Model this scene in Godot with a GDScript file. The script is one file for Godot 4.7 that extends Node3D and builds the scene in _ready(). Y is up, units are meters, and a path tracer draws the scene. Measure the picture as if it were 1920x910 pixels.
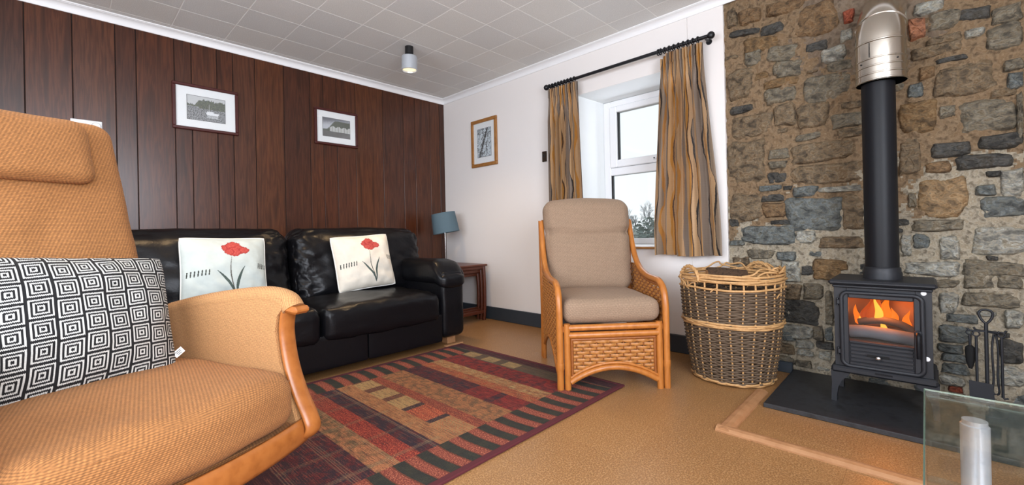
extends Node3D
# A cottage sitting room. Corner of the panelled wall and the window wall is the origin; x runs along the window wall, z along the panelled wall, metres.

const CEIL := 2.365
const ROOM_X := 5.2
const ROOM_Z := 4.4

var names := {}
var M := {}
var rng := RandomNumberGenerator.new()

# ---------------------------------------------------------------- mesh collector
class Mb:
	var v := PackedVector3Array()
	var uv := PackedVector2Array()
	var ix := PackedInt32Array()

	func vert(p: Vector3, t := Vector2.ZERO) -> int:
		v.append(p)
		uv.append(t)
		return v.size() - 1

	func tri(a: int, b: int, c: int) -> void:
		ix.append(a)
		ix.append(b)
		ix.append(c)

	func quad(a: int, b: int, c: int, d: int) -> void:
		tri(a, b, c)
		tri(a, c, d)

	func face(pts: Array) -> void:   # flat polygon, counter-clockwise seen from outside
		var n := v.size()
		for p in pts:
			vert(p)
		for i in range(1, pts.size() - 1):
			tri(n, n + i, n + i + 1)

	func box(c: Vector3, s: Vector3, bev := 0.0, b := Basis.IDENTITY) -> void:
		var h := s * 0.5
		bev = minf(bev, minf(h.x, minf(h.y, h.z)) * 0.95)
		var k := h - Vector3.ONE * bev
		var p := func(x: float, y: float, z: float) -> Vector3: return c + b * Vector3(x, y, z)
		for sg in [-1.0, 1.0]:
			for ax in 3:
				var q := []
				for cr in [[-1, -1], [1, -1], [1, 1], [-1, 1]]:
					var w := Vector3.ZERO
					w[ax] = sg * h[ax]
					w[(ax + 1) % 3] = cr[0] * k[(ax + 1) % 3]
					w[(ax + 2) % 3] = cr[1] * k[(ax + 2) % 3]
					q.append(p.call(w.x, w.y, w.z))
				if sg < 0:
					q.reverse()
				face(q)
		if bev <= 0.0:
			return
		for ax in 3:
			var u := (ax + 1) % 3
			var w2 := (ax + 2) % 3
			for su in [-1.0, 1.0]:
				for sw in [-1.0, 1.0]:
					var a := Vector3.ZERO
					a[u] = su * h[u]
					a[w2] = sw * k[w2]
					var d := Vector3.ZERO
					d[u] = su * k[u]
					d[w2] = sw * h[w2]
					var lo := Vector3.ZERO
					lo[ax] = -k[ax]
					var q := [p.call((a + lo).x, (a + lo).y, (a + lo).z), p.call((d + lo).x, (d + lo).y, (d + lo).z), p.call((d - lo).x, (d - lo).y, (d - lo).z), p.call((a - lo).x, (a - lo).y, (a - lo).z)]
					if su * sw > 0:
						q.reverse()
					face(q)
		for sx in [-1.0, 1.0]:
			for sy in [-1.0, 1.0]:
				for sz in [-1.0, 1.0]:
					var q := [p.call(sx * h.x, sy * k.y, sz * k.z), p.call(sx * k.x, sy * h.y, sz * k.z), p.call(sx * k.x, sy * k.y, sz * h.z)]
					if sx * sy * sz < 0:
						q.reverse()
					face(q)

	func grid(f: Callable, nu: int, nv: int, wrap_u := false) -> int:   # f(s, t) -> point, s and t in 0..1
		var first := v.size()
		var nw := nu if wrap_u else nu + 1
		for j in nv + 1:
			for i in nw:
				var s := float(i) / nu
				var t := float(j) / nv
				vert(f.call(s, t), Vector2(s, t))
		for j in nv:
			for i in nu:
				var a := first + j * nw + i
				var b := first + j * nw + (i + 1) % nw
				quad(a, b, b + nw, a + nw)
		return first

	func lathe(prof: Array, seg: int, xf := Transform3D.IDENTITY, crease := 0.6) -> void:   # prof: (radius, height) from bottom to top
		var rings := []
		for i in prof.size():
			if i > 0 and i < prof.size() - 1:
				var d0: Vector2 = (prof[i] - prof[i - 1]).normalized()
				var d1: Vector2 = (prof[i + 1] - prof[i]).normalized()
				rings.append([prof[i], absf(d0.angle_to(d1)) > crease])
			else:
				rings.append([prof[i], false])
		var last := -1
		for i in rings.size():
			var copies := 2 if rings[i][1] else 1
			for k in copies:
				var first := v.size()
				for s in seg:
					var a := TAU * s / seg
					vert(xf * Vector3(cos(a) * rings[i][0].x, rings[i][0].y, -sin(a) * rings[i][0].x), Vector2(float(s) / seg, rings[i][0].y))
				if k == 0 and last >= 0:
					for s in seg:
						var n := (s + 1) % seg
						quad(last + s, last + n, first + n, first + s)
				last = first
		for e in [0, prof.size() - 1]:
			if prof[e].x > 0.0001:
				var q := []
				for s in seg:
					var a := TAU * s / seg
					q.append(xf * Vector3(cos(a) * prof[e].x, prof[e].y, -sin(a) * prof[e].x))
				if e == 0:
					q.reverse()
				face(q)

	func tube(pts: Array, rad: Variant, seg := 8, closed := false, flat := 1.0, cap := true) -> void:   # flat < 1 squashes the section across its second axis
		var n := pts.size()
		var first := v.size()
		var up := Vector3.UP
		var t0: Vector3 = (pts[1] - pts[0]).normalized()
		if absf(t0.dot(up)) > 0.95:
			up = Vector3.RIGHT
		for i in n:
			var a: Vector3 = pts[(i - 1 + n) % n] if closed or i > 0 else pts[0]
			var b: Vector3 = pts[(i + 1) % n] if closed or i < n - 1 else pts[n - 1]
			var t := (b - a).normalized()
			var s := t.cross(up).normalized()
			up = s.cross(t).normalized()
			var r: float = rad[i] if rad is Array else rad
			for k in seg:
				var an := TAU * k / seg
				vert(pts[i] + (s * cos(an) * flat + up * sin(an)) * r, Vector2(float(k) / seg, float(i) / n))
		for i in (n if closed else n - 1):
			var j := (i + 1) % n
			for k in seg:
				var m := (k + 1) % seg
				quad(first + i * seg + k, first + j * seg + k, first + j * seg + m, first + i * seg + m)
		if not closed and cap:
			for e in [0, n - 1]:
				var q := []
				for k in seg:
					q.append(v[first + e * seg + k])
				if e == n - 1:
					q.reverse()
				face(q)

	func soft(half: Vector3, r: float, n: int, warp: Callable) -> void:   # rounded block; warp(point, unit cube point) -> point
		var key := {}
		var get_v := func(i: int, j: int, k: int) -> int:
			var id := (i * 64 + j) * 64 + k
			if key.has(id):
				return key[id]
			var t := Vector3(i, j, k) * (2.0 / n) - Vector3.ONE
			# crowd the samples to the edges so that they come out round
			t = Vector3(sin(t.x * PI / 2), sin(t.y * PI / 2), sin(t.z * PI / 2)).lerp(t, 0.4)
			var p := t * half
			var lim := half - Vector3.ONE * r
			var inner := p.clamp(-lim, lim)
			var d := p - inner
			if d.length() > 1e-6:
				p = inner + d.normalized() * r
			key[id] = vert(warp.call(p, t), Vector2(t.x * 0.5 + 0.5, 0.5 - t.y * 0.5))
			return key[id]
		for a in n:
			for b in n:
				quad(get_v.call(n, a, b), get_v.call(n, a + 1, b), get_v.call(n, a + 1, b + 1), get_v.call(n, a, b + 1))
				quad(get_v.call(0, a, b), get_v.call(0, a, b + 1), get_v.call(0, a + 1, b + 1), get_v.call(0, a + 1, b))
				quad(get_v.call(a, n, b), get_v.call(a, n, b + 1), get_v.call(a + 1, n, b + 1), get_v.call(a + 1, n, b))
				quad(get_v.call(a, 0, b), get_v.call(a + 1, 0, b), get_v.call(a + 1, 0, b + 1), get_v.call(a, 0, b + 1))
				quad(get_v.call(a, b, n), get_v.call(a + 1, b, n), get_v.call(a + 1, b + 1, n), get_v.call(a, b + 1, n))
				quad(get_v.call(a, b, 0), get_v.call(a, b + 1, 0), get_v.call(a + 1, b + 1, 0), get_v.call(a + 1, b, 0))

	func prism(poly: PackedVector2Array, depth: float, xf: Transform3D) -> void:   # outline in x, y; from z = 0 to z = depth
		var start := ix.size()
		if Geometry2D.is_polygon_clockwise(poly):
			poly.reverse()
		var t := Geometry2D.triangulate_polygon(poly)
		for e in 2:
			var first := v.size()
			for q in poly:
				vert(xf * Vector3(q.x, q.y, depth * e), q)
			for i in range(0, t.size(), 3):
				var o := [t[i], t[i + 1], t[i + 2]]
				var area: float = (poly[o[1]] - poly[o[0]]).cross(poly[o[2]] - poly[o[0]])
				if (area > 0) != (e == 1):
					o.reverse()
				tri(first + o[0], first + o[1], first + o[2])
		for i in poly.size():
			var a := poly[i]
			var b := poly[(i + 1) % poly.size()]
			face([xf * Vector3(a.x, a.y, 0), xf * Vector3(b.x, b.y, 0), xf * Vector3(b.x, b.y, depth), xf * Vector3(a.x, a.y, depth)])
		if (xf.basis.determinant() < 0) != (depth < 0):
			for i in range(start, ix.size(), 3):
				var t2 := ix[i]
				ix[i] = ix[i + 1]
				ix[i + 1] = t2

	func mesh(off := Vector3.ZERO) -> ArrayMesh:
		var nm := PackedVector3Array()
		nm.resize(v.size())
		var vol := 0.0
		for i in range(0, ix.size(), 3):
			var a := v[ix[i]]
			var b := v[ix[i + 1]]
			var c := v[ix[i + 2]]
			var n := (b - a).cross(c - a)
			nm[ix[i]] += n
			nm[ix[i + 1]] += n
			nm[ix[i + 2]] += n
		for i in nm.size():
			nm[i] = nm[i].normalized() if nm[i].length_squared() > 1e-20 else Vector3.UP
		var out := PackedInt32Array()
		out.resize(ix.size())
		for i in range(0, ix.size(), 3):
			out[i] = ix[i]
			out[i + 1] = ix[i + 2]
			out[i + 2] = ix[i + 1]
		var pos := v.duplicate()
		if off != Vector3.ZERO:
			for i in pos.size():
				pos[i] -= off
		var ar := []
		ar.resize(Mesh.ARRAY_MAX)
		ar[Mesh.ARRAY_VERTEX] = pos
		ar[Mesh.ARRAY_NORMAL] = nm
		ar[Mesh.ARRAY_TEX_UV] = uv
		ar[Mesh.ARRAY_INDEX] = out
		var m := ArrayMesh.new()
		m.add_surface_from_arrays(Mesh.PRIMITIVE_TRIANGLES, ar)
		return m

# ---------------------------------------------------------------- nodes
func numbered(called: String) -> String:
	if not names.has(called):
		names[called] = 0
		return called
	names[called] += 1
	return "%s_%03d" % [called, names[called]]

func obj(called: String, mb: Mb, m: Material, parent: Node3D = self, off := Vector3.ZERO) -> MeshInstance3D:
	var o := MeshInstance3D.new()
	o.mesh = mb.mesh(off)
	o.material_override = m
	o.name = numbered(called) if parent == self else called
	parent.add_child(o, true)
	return o

func same(called: String, mesh: Mesh, m: Material, parent: Node3D, xf: Transform3D) -> MeshInstance3D:
	var o := MeshInstance3D.new()
	o.mesh = mesh
	o.material_override = m
	o.name = called
	parent.add_child(o, true)
	o.transform = xf
	return o

func tag(o: Node3D, label: String, category: String, group := "") -> Node3D:
	o.set_meta("label", label)
	o.set_meta("category", category)
	if group != "":
		o.set_meta("group", group)
	return o

func thing(called: String, label: String, category: String, at := Vector3.ZERO, turn := 0.0, group := "") -> Node3D:
	var o := Node3D.new()
	o.name = numbered(called)
	add_child(o)
	o.position = at
	o.rotation.y = turn
	return tag(o, label, category, group)

func shell(called: String, label := "") -> Node3D:
	var o := Node3D.new()
	o.name = numbered(called)
	add_child(o)
	o.set_meta("kind", "structure")
	if label != "":
		o.set_meta("label", label)
	return o

func struct(o: Node3D, label := "") -> Node3D:
	o.set_meta("kind", "structure")
	if label != "":
		o.set_meta("label", label)
	return o

func boxed(c: Vector3, s: Vector3, bev := 0.0, b := Basis.IDENTITY) -> Mb:
	var m := Mb.new()
	m.box(c, s, bev, b)
	return m

func span(a: Vector3, b: Vector3, bev := 0.0) -> Mb:   # block from corner to corner
	return boxed((a + b) * 0.5, (b - a).abs(), bev)

func piped(pts: Array, rad: Variant, seg := 8, closed := false, flat := 1.0) -> Mb:
	var m := Mb.new()
	m.tube(pts, rad, seg, closed, flat)
	return m

func turned(prof: Array, seg: int, xf := Transform3D.IDENTITY, crease := 0.6) -> Mb:
	var m := Mb.new()
	m.lathe(prof, seg, xf, crease)
	return m

func smooth_path(pts: Array, per := 8) -> Array:   # Catmull-Rom through the points
	var out := []
	for i in pts.size() - 1:
		var a: Vector3 = pts[maxi(i - 1, 0)]
		var b: Vector3 = pts[i]
		var c: Vector3 = pts[i + 1]
		var d: Vector3 = pts[mini(i + 2, pts.size() - 1)]
		for k in per:
			out.append(b.cubic_interpolate(c, a, d, float(k) / per))
	out.append(pts[-1])
	return out

# ---------------------------------------------------------------- materials
func rgb(r: float, g: float, b: float, a := 1.0) -> Color:
	return Color(r / 255.0, g / 255.0, b / 255.0, a)

func mat(col: Color, rough := 0.6, metal := 0.0) -> StandardMaterial3D:
	var m := StandardMaterial3D.new()
	m.albedo_color = col
	m.roughness = rough
	m.metallic = metal
	return m

func noise_tex(freq: float, seed_: int, ramp: Array, size := 512, kind := FastNoiseLite.TYPE_SIMPLEX_SMOOTH, octaves := 5, warp := 0.0, ridged := false) -> NoiseTexture2D:
	var n := FastNoiseLite.new()
	n.noise_type = kind
	n.seed = seed_
	n.frequency = freq
	n.fractal_type = FastNoiseLite.FRACTAL_RIDGED if ridged else FastNoiseLite.FRACTAL_FBM
	n.fractal_octaves = octaves
	if warp > 0.0:
		n.domain_warp_enabled = true
		n.domain_warp_amplitude = warp
		n.domain_warp_frequency = freq * 0.6
	var t := NoiseTexture2D.new()
	t.width = size
	t.height = size
	t.seamless = true
	t.noise = n
	if ramp.size():
		var g := Gradient.new()
		g.offsets = PackedFloat32Array(ramp.map(func(e): return e[0]))
		g.colors = PackedColorArray(ramp.map(func(e): return e[1]))
		t.color_ramp = g
	return t

func tri(m: StandardMaterial3D, tex: Texture2D, scale: Vector3, world := true, offset := Vector3.ZERO) -> StandardMaterial3D:
	m.albedo_texture = tex
	m.uv1_triplanar = true
	m.uv1_world_triplanar = world
	m.uv1_scale = scale
	m.uv1_offset = offset
	m.uv1_triplanar_sharpness = 4.0
	return m

func bump(m: StandardMaterial3D, tex: Texture2D, cm: float) -> StandardMaterial3D:
	m.heightmap_enabled = true
	m.heightmap_texture = tex
	m.heightmap_scale = cm
	return m

func painted(w: int, h: int, f: Callable) -> ImageTexture:   # f(u, v) -> Color, v downwards
	var data := PackedByteArray()
	data.resize(w * h * 3)
	var k := 0
	for y in h:
		for x in w:
			var c: Color = f.call((x + 0.5) / w, (y + 0.5) / h)
			data[k] = int(clampf(c.r, 0, 1) * 255)
			data[k + 1] = int(clampf(c.g, 0, 1) * 255)
			data[k + 2] = int(clampf(c.b, 0, 1) * 255)
			k += 3
	return ImageTexture.create_from_image(Image.create_from_data(w, h, false, Image.FORMAT_RGB8, data))

func make_materials() -> void:
	var grey := [[0.0, rgb(120, 120, 120)], [1.0, rgb(255, 255, 255)]]
	# dark walnut panelling: long vertical grain; each board gets its own offset and tone
	var grain := noise_tex(0.012, 4, [[0.0, rgb(128, 112, 102)], [0.35, rgb(186, 172, 160)], [0.5, rgb(228, 216, 206)], [0.62, rgb(176, 158, 146)], [0.75, rgb(214, 198, 184)], [1.0, rgb(255, 244, 232)]], 1024, FastNoiseLite.TYPE_SIMPLEX_SMOOTH, 5, 40.0)
	for k in 7:
		var m := mat([rgb(98, 58, 37), rgb(91, 54, 36), rgb(104, 63, 38), rgb(85, 50, 34), rgb(100, 62, 42), rgb(94, 54, 33), rgb(82, 50, 36)][k], 0.3)
		tri(m, grain, Vector3(1.9, 0.11, 1.9), true, Vector3(k * 0.37, k * 0.23, k * 0.61))
		M["panel%d" % k] = m
	M.groove = mat(rgb(22, 14, 11), 0.8)
	var pale := noise_tex(0.014, 9, [[0.0, rgb(218, 206, 192)], [0.5, rgb(242, 236, 228)], [1.0, rgb(255, 255, 255)]], 512, FastNoiseLite.TYPE_SIMPLEX_SMOOTH, 4, 25.0)
	M.honey = tri(mat(rgb(172, 106, 52), 0.32), pale, Vector3(3, 3, 0.4), false)
	M.cane = tri(mat(rgb(192, 122, 56), 0.34), pale, Vector3(4, 1.2, 4), false)
	M.cane_dark = tri(mat(rgb(150, 88, 38), 0.42), pale, Vector3(6, 6, 6), false)
	M.cane_strand = tri(mat(rgb(188, 128, 68), 0.45), pale, Vector3(7, 7, 7), false)
	M.trim_wood = tri(mat(rgb(184, 138, 98), 0.5), pale, Vector3(2, 2, 2))
	M.table_wood = tri(mat(rgb(96, 48, 30), 0.35), pale, Vector3(3, 3, 0.6))
	M.oak = tri(mat(rgb(168, 118, 62), 0.5), pale, Vector3(2, 2, 2))
	M.mahogany = tri(mat(rgb(78, 34, 32), 0.3), pale, Vector3(2, 2, 2))
	# plaster, ceiling, cork
	var fine := noise_tex(0.05, 11, [], 512)
	M.plaster = mat(rgb(234, 229, 225), 0.85)
	M.white = mat(rgb(240, 240, 240), 0.5)
	M.upvc = mat(rgb(238, 240, 242), 0.3)
	M.reveal = mat(rgb(226, 230, 230), 0.7)
	var emboss := noise_tex(0.12, 13, [[0.0, rgb(222, 222, 220)], [1.0, rgb(255, 255, 255)]], 512, FastNoiseLite.TYPE_CELLULAR, 2)
	for k in 3:
		M["ceil%d" % k] = tri(mat([rgb(238, 237, 234), rgb(235, 235, 233), rgb(240, 239, 235)][k], 0.8), emboss, Vector3(3.2, 3.2, 3.2), true, Vector3(k * 0.3, 0, k * 0.2))
	M.ceil_joint = mat(rgb(246, 246, 242), 0.8)
	var corkt := noise_tex(0.07, 17, [[0.0, rgb(96, 76, 54)], [0.22, rgb(176, 152, 122)], [0.5, rgb(222, 202, 174)], [0.8, rgb(244, 230, 208)], [1.0, rgb(255, 250, 236)]], 1024, FastNoiseLite.TYPE_CELLULAR, 3)
	for k in 3:
		M["cork%d" % k] = tri(mat([rgb(188, 154, 116), rgb(186, 152, 114), rgb(191, 157, 118)][k], 0.36), corkt, Vector3(2.2, 2.2, 2.2), true, Vector3(k * 0.31, 0, k * 0.47))
	M.skirting = mat(rgb(52, 60, 68), 0.45)
	# stone
	var rock := noise_tex(0.007, 21, [[0.0, rgb(108, 104, 98)], [0.28, rgb(158, 154, 148)], [0.42, rgb(206, 196, 180)], [0.52, rgb(176, 174, 170)], [0.64, rgb(226, 222, 214)], [0.78, rgb(186, 172, 152)], [1.0, rgb(255, 255, 252)]], 1024, FastNoiseLite.TYPE_SIMPLEX_SMOOTH, 7, 50.0)
	var relief := noise_tex(0.009, 22, [], 1024, FastNoiseLite.TYPE_SIMPLEX_SMOOTH, 8, 40.0)
	var tones := {"B": rgb(150, 122, 90), "D": rgb(92, 92, 90), "O": rgb(152, 124, 88), "G": rgb(148, 141, 126), "K": rgb(148, 130, 106), "L": rgb(194, 196, 190), "R": rgb(176, 92, 66), "S": rgb(130, 138, 140), "T": rgb(180, 152, 116), "P": rgb(206, 144, 112)}
	for k in tones:
		M["stone_" + k] = bump(tri(mat(tones[k], 0.82), rock, Vector3(1.7, 2.3, 1.7), true, Vector3(k.unicode_at(0) * 0.13, 0.2, 0.1)), relief, 2.0)
	var grit := noise_tex(0.012, 23, [[0.0, rgb(136, 126, 112)], [0.3, rgb(190, 182, 170)], [0.5, rgb(226, 220, 210)], [0.7, rgb(202, 190, 172)], [1.0, rgb(255, 255, 252)]], 1024, FastNoiseLite.TYPE_SIMPLEX_SMOOTH, 8, 30.0)
	M.mortar_tan = bump(tri(mat(rgb(150, 129, 104), 0.9), grit, Vector3(2, 2, 2)), grit, 1.4)
	M.mortar_grey = bump(tri(mat(rgb(184, 178, 164), 0.9), grit, Vector3(2.3, 2.3, 2.3)), grit, 1.4)
	M.mortar_smoke = bump(tri(mat(rgb(134, 120, 106), 0.9), grit, Vector3(1.4, 1.4, 1.4)), grit, 0.6)
	M.slate = tri(mat(rgb(54, 58, 66), 0.42), grit, Vector3(1.2, 1.2, 1.2))
	# metals
	M.iron = mat(rgb(33, 35, 40), 0.5, 0.15)
	M.pipe = mat(rgb(19, 20, 24), 0.45)
	M.pipe.metallic_specular = 0.35
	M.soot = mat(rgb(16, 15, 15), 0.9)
	M.steel = mat(rgb(214, 208, 198), 0.2, 1.0)
	M.chrome = mat(rgb(220, 222, 225), 0.12, 1.0)
	M.alu = mat(rgb(200, 207, 214), 0.3, 0.5)
	M.black = mat(rgb(18, 18, 20), 0.4)
	M.rod = mat(rgb(14, 15, 20), 0.4)
	M.white_disc = mat(rgb(238, 238, 240), 0.35)
	# leather and cloth
	var creases := noise_tex(0.03, 31, [], 512, FastNoiseLite.TYPE_CELLULAR, 3)
	M.leather = bump(mat(rgb(15, 15, 18), 0.34), creases, 0.06)
	M.leather.metallic_specular = 0.36
	M.leather.uv1_triplanar = true
	M.leather.uv1_scale = Vector3(5, 5, 5)
	var weave := painted(128, 128, func(u: float, v: float) -> Color:
		var x := u * 16.0
		var y := v * 16.0
		var row := int(y)
		var t := sin((x + row * 0.5) * TAU * 0.5) * 0.5 + 0.5
		var e := sin(fmod(y, 1.0) * PI)
		var l := 0.55 + 0.45 * (0.35 * t + 0.65 * e)
		var h := fmod(sin(floor(x + row * 0.5) * 12.9 + row * 78.2) * 43758.5, 1.0)
		l *= 0.9 + 0.1 * absf(h)
		return Color(l, l * 0.985, l * 0.96))
	M.tweed = bump(tri(mat(rgb(194, 134, 80), 0.95), weave, Vector3(13, 13, 13), false), weave, 0.2)
	M.tweed_pale = bump(tri(mat(rgb(222, 166, 110), 0.95), weave, Vector3(19, 19, 19), false), weave, 0.08)
	M.beige = bump(tri(mat(rgb(188, 160, 136), 0.95), weave, Vector3(16, 16, 16), false), weave, 0.1)
	for k in ["tweed", "tweed_pale", "beige"]:
		M[k].rim_enabled = true
		M[k].rim = 0.12
		M[k].rim_tint = 0.6
	M.willow = mat(rgb(98, 80, 62), 0.7)
	M.willow_pale = tri(mat(rgb(206, 164, 112), 0.6), pale, Vector3(8, 8, 8), false)
	M.log_bark = bump(tri(mat(rgb(92, 70, 52), 0.9), grit, Vector3(5, 5, 5)), grit, 1.0)
	M.log_end = tri(mat(rgb(190, 146, 98), 0.8), pale, Vector3(6, 6, 6))
	M.shade = mat(rgb(84, 106, 118), 0.8)
	M.card = mat(rgb(238, 240, 240), 0.7)
	M.glass = mat(Color(0.95, 0.98, 0.98, 0.04), 0.02)
	M.glass.transparency = BaseMaterial3D.TRANSPARENCY_ALPHA
	M.stove_glass = mat(Color(0.04, 0.04, 0.04, 0.06), 0.02)
	M.stove_glass.transparency = BaseMaterial3D.TRANSPARENCY_ALPHA
	M.stove_glass.metallic_specular = 0.3
	M.glass_green = mat(Color(0.22, 0.30, 0.24, 0.08), 0.03)
	M.glass_green.transparency = BaseMaterial3D.TRANSPARENCY_ALPHA
	M.glass_edge_lit = mat(rgb(150, 168, 152), 0.15)  # pale colour that paints the bright line along the far glass edge

func _ready() -> void:
	rng.seed = 7
	# ------------------------------------------------ camera
	var cam := Camera3D.new()
	cam.name = "camera"
	add_child(cam)
	cam.projection = Camera3D.PROJECTION_FRUSTUM
	cam.near = 0.05
	cam.far = 200.0
	cam.size = 2.0 * 0.05 * 455.0 / 808.2923
	cam.frustum_offset = Vector2(0, -20.6326 / 808.2923 * 0.05)
	var cx := Vector3(0.722131, -0.021375, -0.691427)
	var cz := Vector3(0.691579, -0.002298, 0.722291)
	cam.transform = Transform3D(Basis(cx, cz.cross(cx).normalized(), cz), Vector3(3.8745, 0.8641, 2.9796))
	cam.current = true
	# ------------------------------------------------ sky and exposure
	var we := WorldEnvironment.new()
	we.name = "environment"
	var env := Environment.new()
	env.background_mode = Environment.BG_SKY
	var sm := ProceduralSkyMaterial.new()
	sm.sky_top_color = rgb(214, 224, 232)
	sm.sky_horizon_color = rgb(228, 236, 240)
	sm.ground_horizon_color = rgb(150, 156, 154)
	sm.ground_bottom_color = rgb(96, 100, 92)
	sm.sky_energy_multiplier = 1.0
	env.sky = Sky.new()
	env.sky.sky_material = sm
	env.background_energy_multiplier = SKY
	env.tonemap_mode = Environment.TONE_MAPPER_LINEAR
	env.tonemap_exposure = EXPOSURE
	env.sdfgi_enabled = true
	env.ssao_enabled = true
	env.ssil_enabled = true
	we.environment = env
	add_child(we)
	# ------------------------------------------------ daylight through the two windows behind the camera
	daylight("daylight_from_side_window", Vector3(ROOM_X - 0.02, 1.4, 2.95), Vector3(-1, 0, 0), Vector2(1.75, 1.35), SIDE)
	daylight("daylight_from_back_window", Vector3(2.9, 1.4, ROOM_Z - 0.02), Vector3(0, 0, -1), Vector2(2.6, 1.3), BACK)
	daylight("daylight_from_front_window", Vector3(2.28, 1.37, -0.17), Vector3(0, 0, 1), Vector2(0.68, 1.1), FRONT)
	# ------------------------------------------------ scene
	make_materials()
	build_shell()
	build_stone_wall()
	build_panel_wall()
	build_window()
	build_hearth()
	build_sofa()
	build_armchair()
	build_rattan_chair()
	build_rug()
	build_stove()
	build_flue()
	build_basket()
	build_glass_table()
	build_curtains()
	build_side_tables()
	build_pictures()
	build_fire_tools()
	build_ceiling_lamps()
	build_small_things()
	build_outdoors()

const SKY := 1.1
const EXPOSURE := 1.33
const SIDE := 9.0
const BACK := 6.5
const FRONT := 0.25

func daylight(called: String, at: Vector3, to: Vector3, size: Vector2, energy: float) -> void:
	var l := AreaLight3D.new()
	l.name = called
	l.area_size = size
	l.light_color = rgb(236, 243, 255)
	l.light_energy = energy
	l.area_range = 14.0
	l.area_attenuation = 2.0
	l.shadow_enabled = true
	add_child(l)
	l.look_at_from_position(at, at + to)

# ---------------------------------------------------------------- room shell
func build_shell() -> void:
	# floor: a slab with cork tiles laid on it
	var fl := struct(obj("floor", span(Vector3(-0.3, -0.2, -0.4), Vector3(ROOM_X + 0.3, -0.006, ROOM_Z + 0.3)), M.groove), "cork tiled floor")
	var tile := boxed(Vector3(0, -0.0035, 0), Vector3(0.3047, 0.007, 0.3047), 0.0003).mesh()
	for i in 17:
		for j in 14:
			if i * 0.305 < 5.1 and j * 0.305 < 4.2:
				same("cork_tile", tile, M["cork%d" % ((i * 7 + j * 5 + (i * j) % 3) % 3)], fl, Transform3D(Basis.IDENTITY, Vector3(0.1525 + i * 0.305, 0, 0.1525 + j * 0.305)))
	obj("floor_margin", span(Vector3(0, -0.006, 4.27), Vector3(ROOM_X, 0, ROOM_Z)), M.cork0, fl)
	obj("floor_margin", span(Vector3(5.185, -0.006, 0), Vector3(ROOM_X, 0, ROOM_Z)), M.cork0, fl)
	# ceiling: embossed tiles with pale joints
	var ce := struct(obj("ceiling", span(Vector3(-0.3, CEIL + 0.0012, -0.4), Vector3(ROOM_X + 0.3, CEIL + 0.2, ROOM_Z + 0.3)), M.ceil_joint), "ceiling of embossed square tiles")
	var ct := boxed(Vector3(0, 0.004, 0), Vector3(0.2996, 0.008, 0.3115), 0.0011).mesh()
	var k := 0
	for i in 17:
		for j in 14:
			var x := 0.402 - 0.1523 + (i - 1) * 0.3046 + 0.0
			var z := 1.4803 - 0.15825 + (j - 4) * 0.3165
			if x > ROOM_X + 0.1 or z > ROOM_Z + 0.1:
				continue
			k += 1
			same("ceiling_tile", ct, M["ceil%d" % ((i * 5 + j * 3 + (i * j) % 2) % 3)], ce, Transform3D(Basis.IDENTITY, Vector3(x, CEIL, z)))
	# window wall, pierced by the window opening; the panelled wall and the two walls behind the camera
	var wb := shell("wall_back", "white plastered wall around the window")
	var wx0 := 1.80
	var wx1 := 2.72
	var wy0 := 0.745
	var wy1 := 1.993
	obj("plaster", span(Vector3(0, 0, -0.34), Vector3(wx0, CEIL, 0)), M.plaster, wb)
	obj("plaster", span(Vector3(wx1, 0, -0.34), Vector3(2.953, CEIL, 0), 0.004), M.plaster, wb)
	obj("plaster", span(Vector3(wx0, 0, -0.34), Vector3(wx1, wy0, 0)), M.plaster, wb)
	obj("plaster", span(Vector3(wx0, wy1, -0.34), Vector3(wx1, CEIL, 0)), M.plaster, wb)
	# splayed reveal linings
	var lin := Mb.new()
	lin.prism(PackedVector2Array([Vector2(wx0 - 0.001, 0.001), Vector2(wx0 - 0.001, -0.33), Vector2(1.915, -0.33), Vector2(1.915, -0.22)]), wy1 - wy0, Transform3D(Basis(Vector3(1, 0, 0), Vector3(0, 0, 1), Vector3(0, 1, 0)), Vector3(0, wy0, 0)))
	obj("reveal_lining", lin, M.reveal, wb)
	var lin2 := Mb.new()
	lin2.prism(PackedVector2Array([Vector2(wx1 + 0.001, 0.001), Vector2(2.62, -0.22), Vector2(2.62, -0.33), Vector2(wx1 + 0.001, -0.33)]), wy1 - wy0, Transform3D(Basis(Vector3(1, 0, 0), Vector3(0, 0, 1), Vector3(0, 1, 0)), Vector3(0, wy0, 0)))
	obj("reveal_lining", lin2, M.reveal, wb)
	var lin3 := Mb.new()
	lin3.prism(PackedVector2Array([Vector2(0.001, wy1 + 0.001), Vector2(-0.33, wy1 + 0.001), Vector2(-0.33, 1.945), Vector2(-0.22, 1.945)]), wx1 - wx0, Transform3D(Basis(Vector3(0, 0, 1), Vector3(0, 1, 0), Vector3(1, 0, 0)), Vector3(wx0, 0, 0)))
	obj("reveal_lining", lin3, M.reveal, wb)
	# wall on the right, with a window
	var wr := shell("wall_right", "white plastered wall")
	obj("plaster", span(Vector3(ROOM_X, 0, -0.34), Vector3(ROOM_X + 0.25, CEIL, 2.05)), M.plaster, wr)
	obj("plaster", span(Vector3(ROOM_X, 0, 3.85), Vector3(ROOM_X + 0.25, CEIL, ROOM_Z + 0.25)), M.plaster, wr)
	obj("plaster", span(Vector3(ROOM_X, 0, 2.05), Vector3(ROOM_X + 0.25, 0.7, 3.85)), M.plaster, wr)
	obj("plaster", span(Vector3(ROOM_X, 2.1, 2.05), Vector3(ROOM_X + 0.25, CEIL, 3.85)), M.plaster, wr)
	var wf := shell("wall_front", "white plastered wall")
	obj("plaster", span(Vector3(-0.25, 0, ROOM_Z), Vector3(1.55, CEIL, ROOM_Z + 0.25)), M.plaster, wf)
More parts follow.
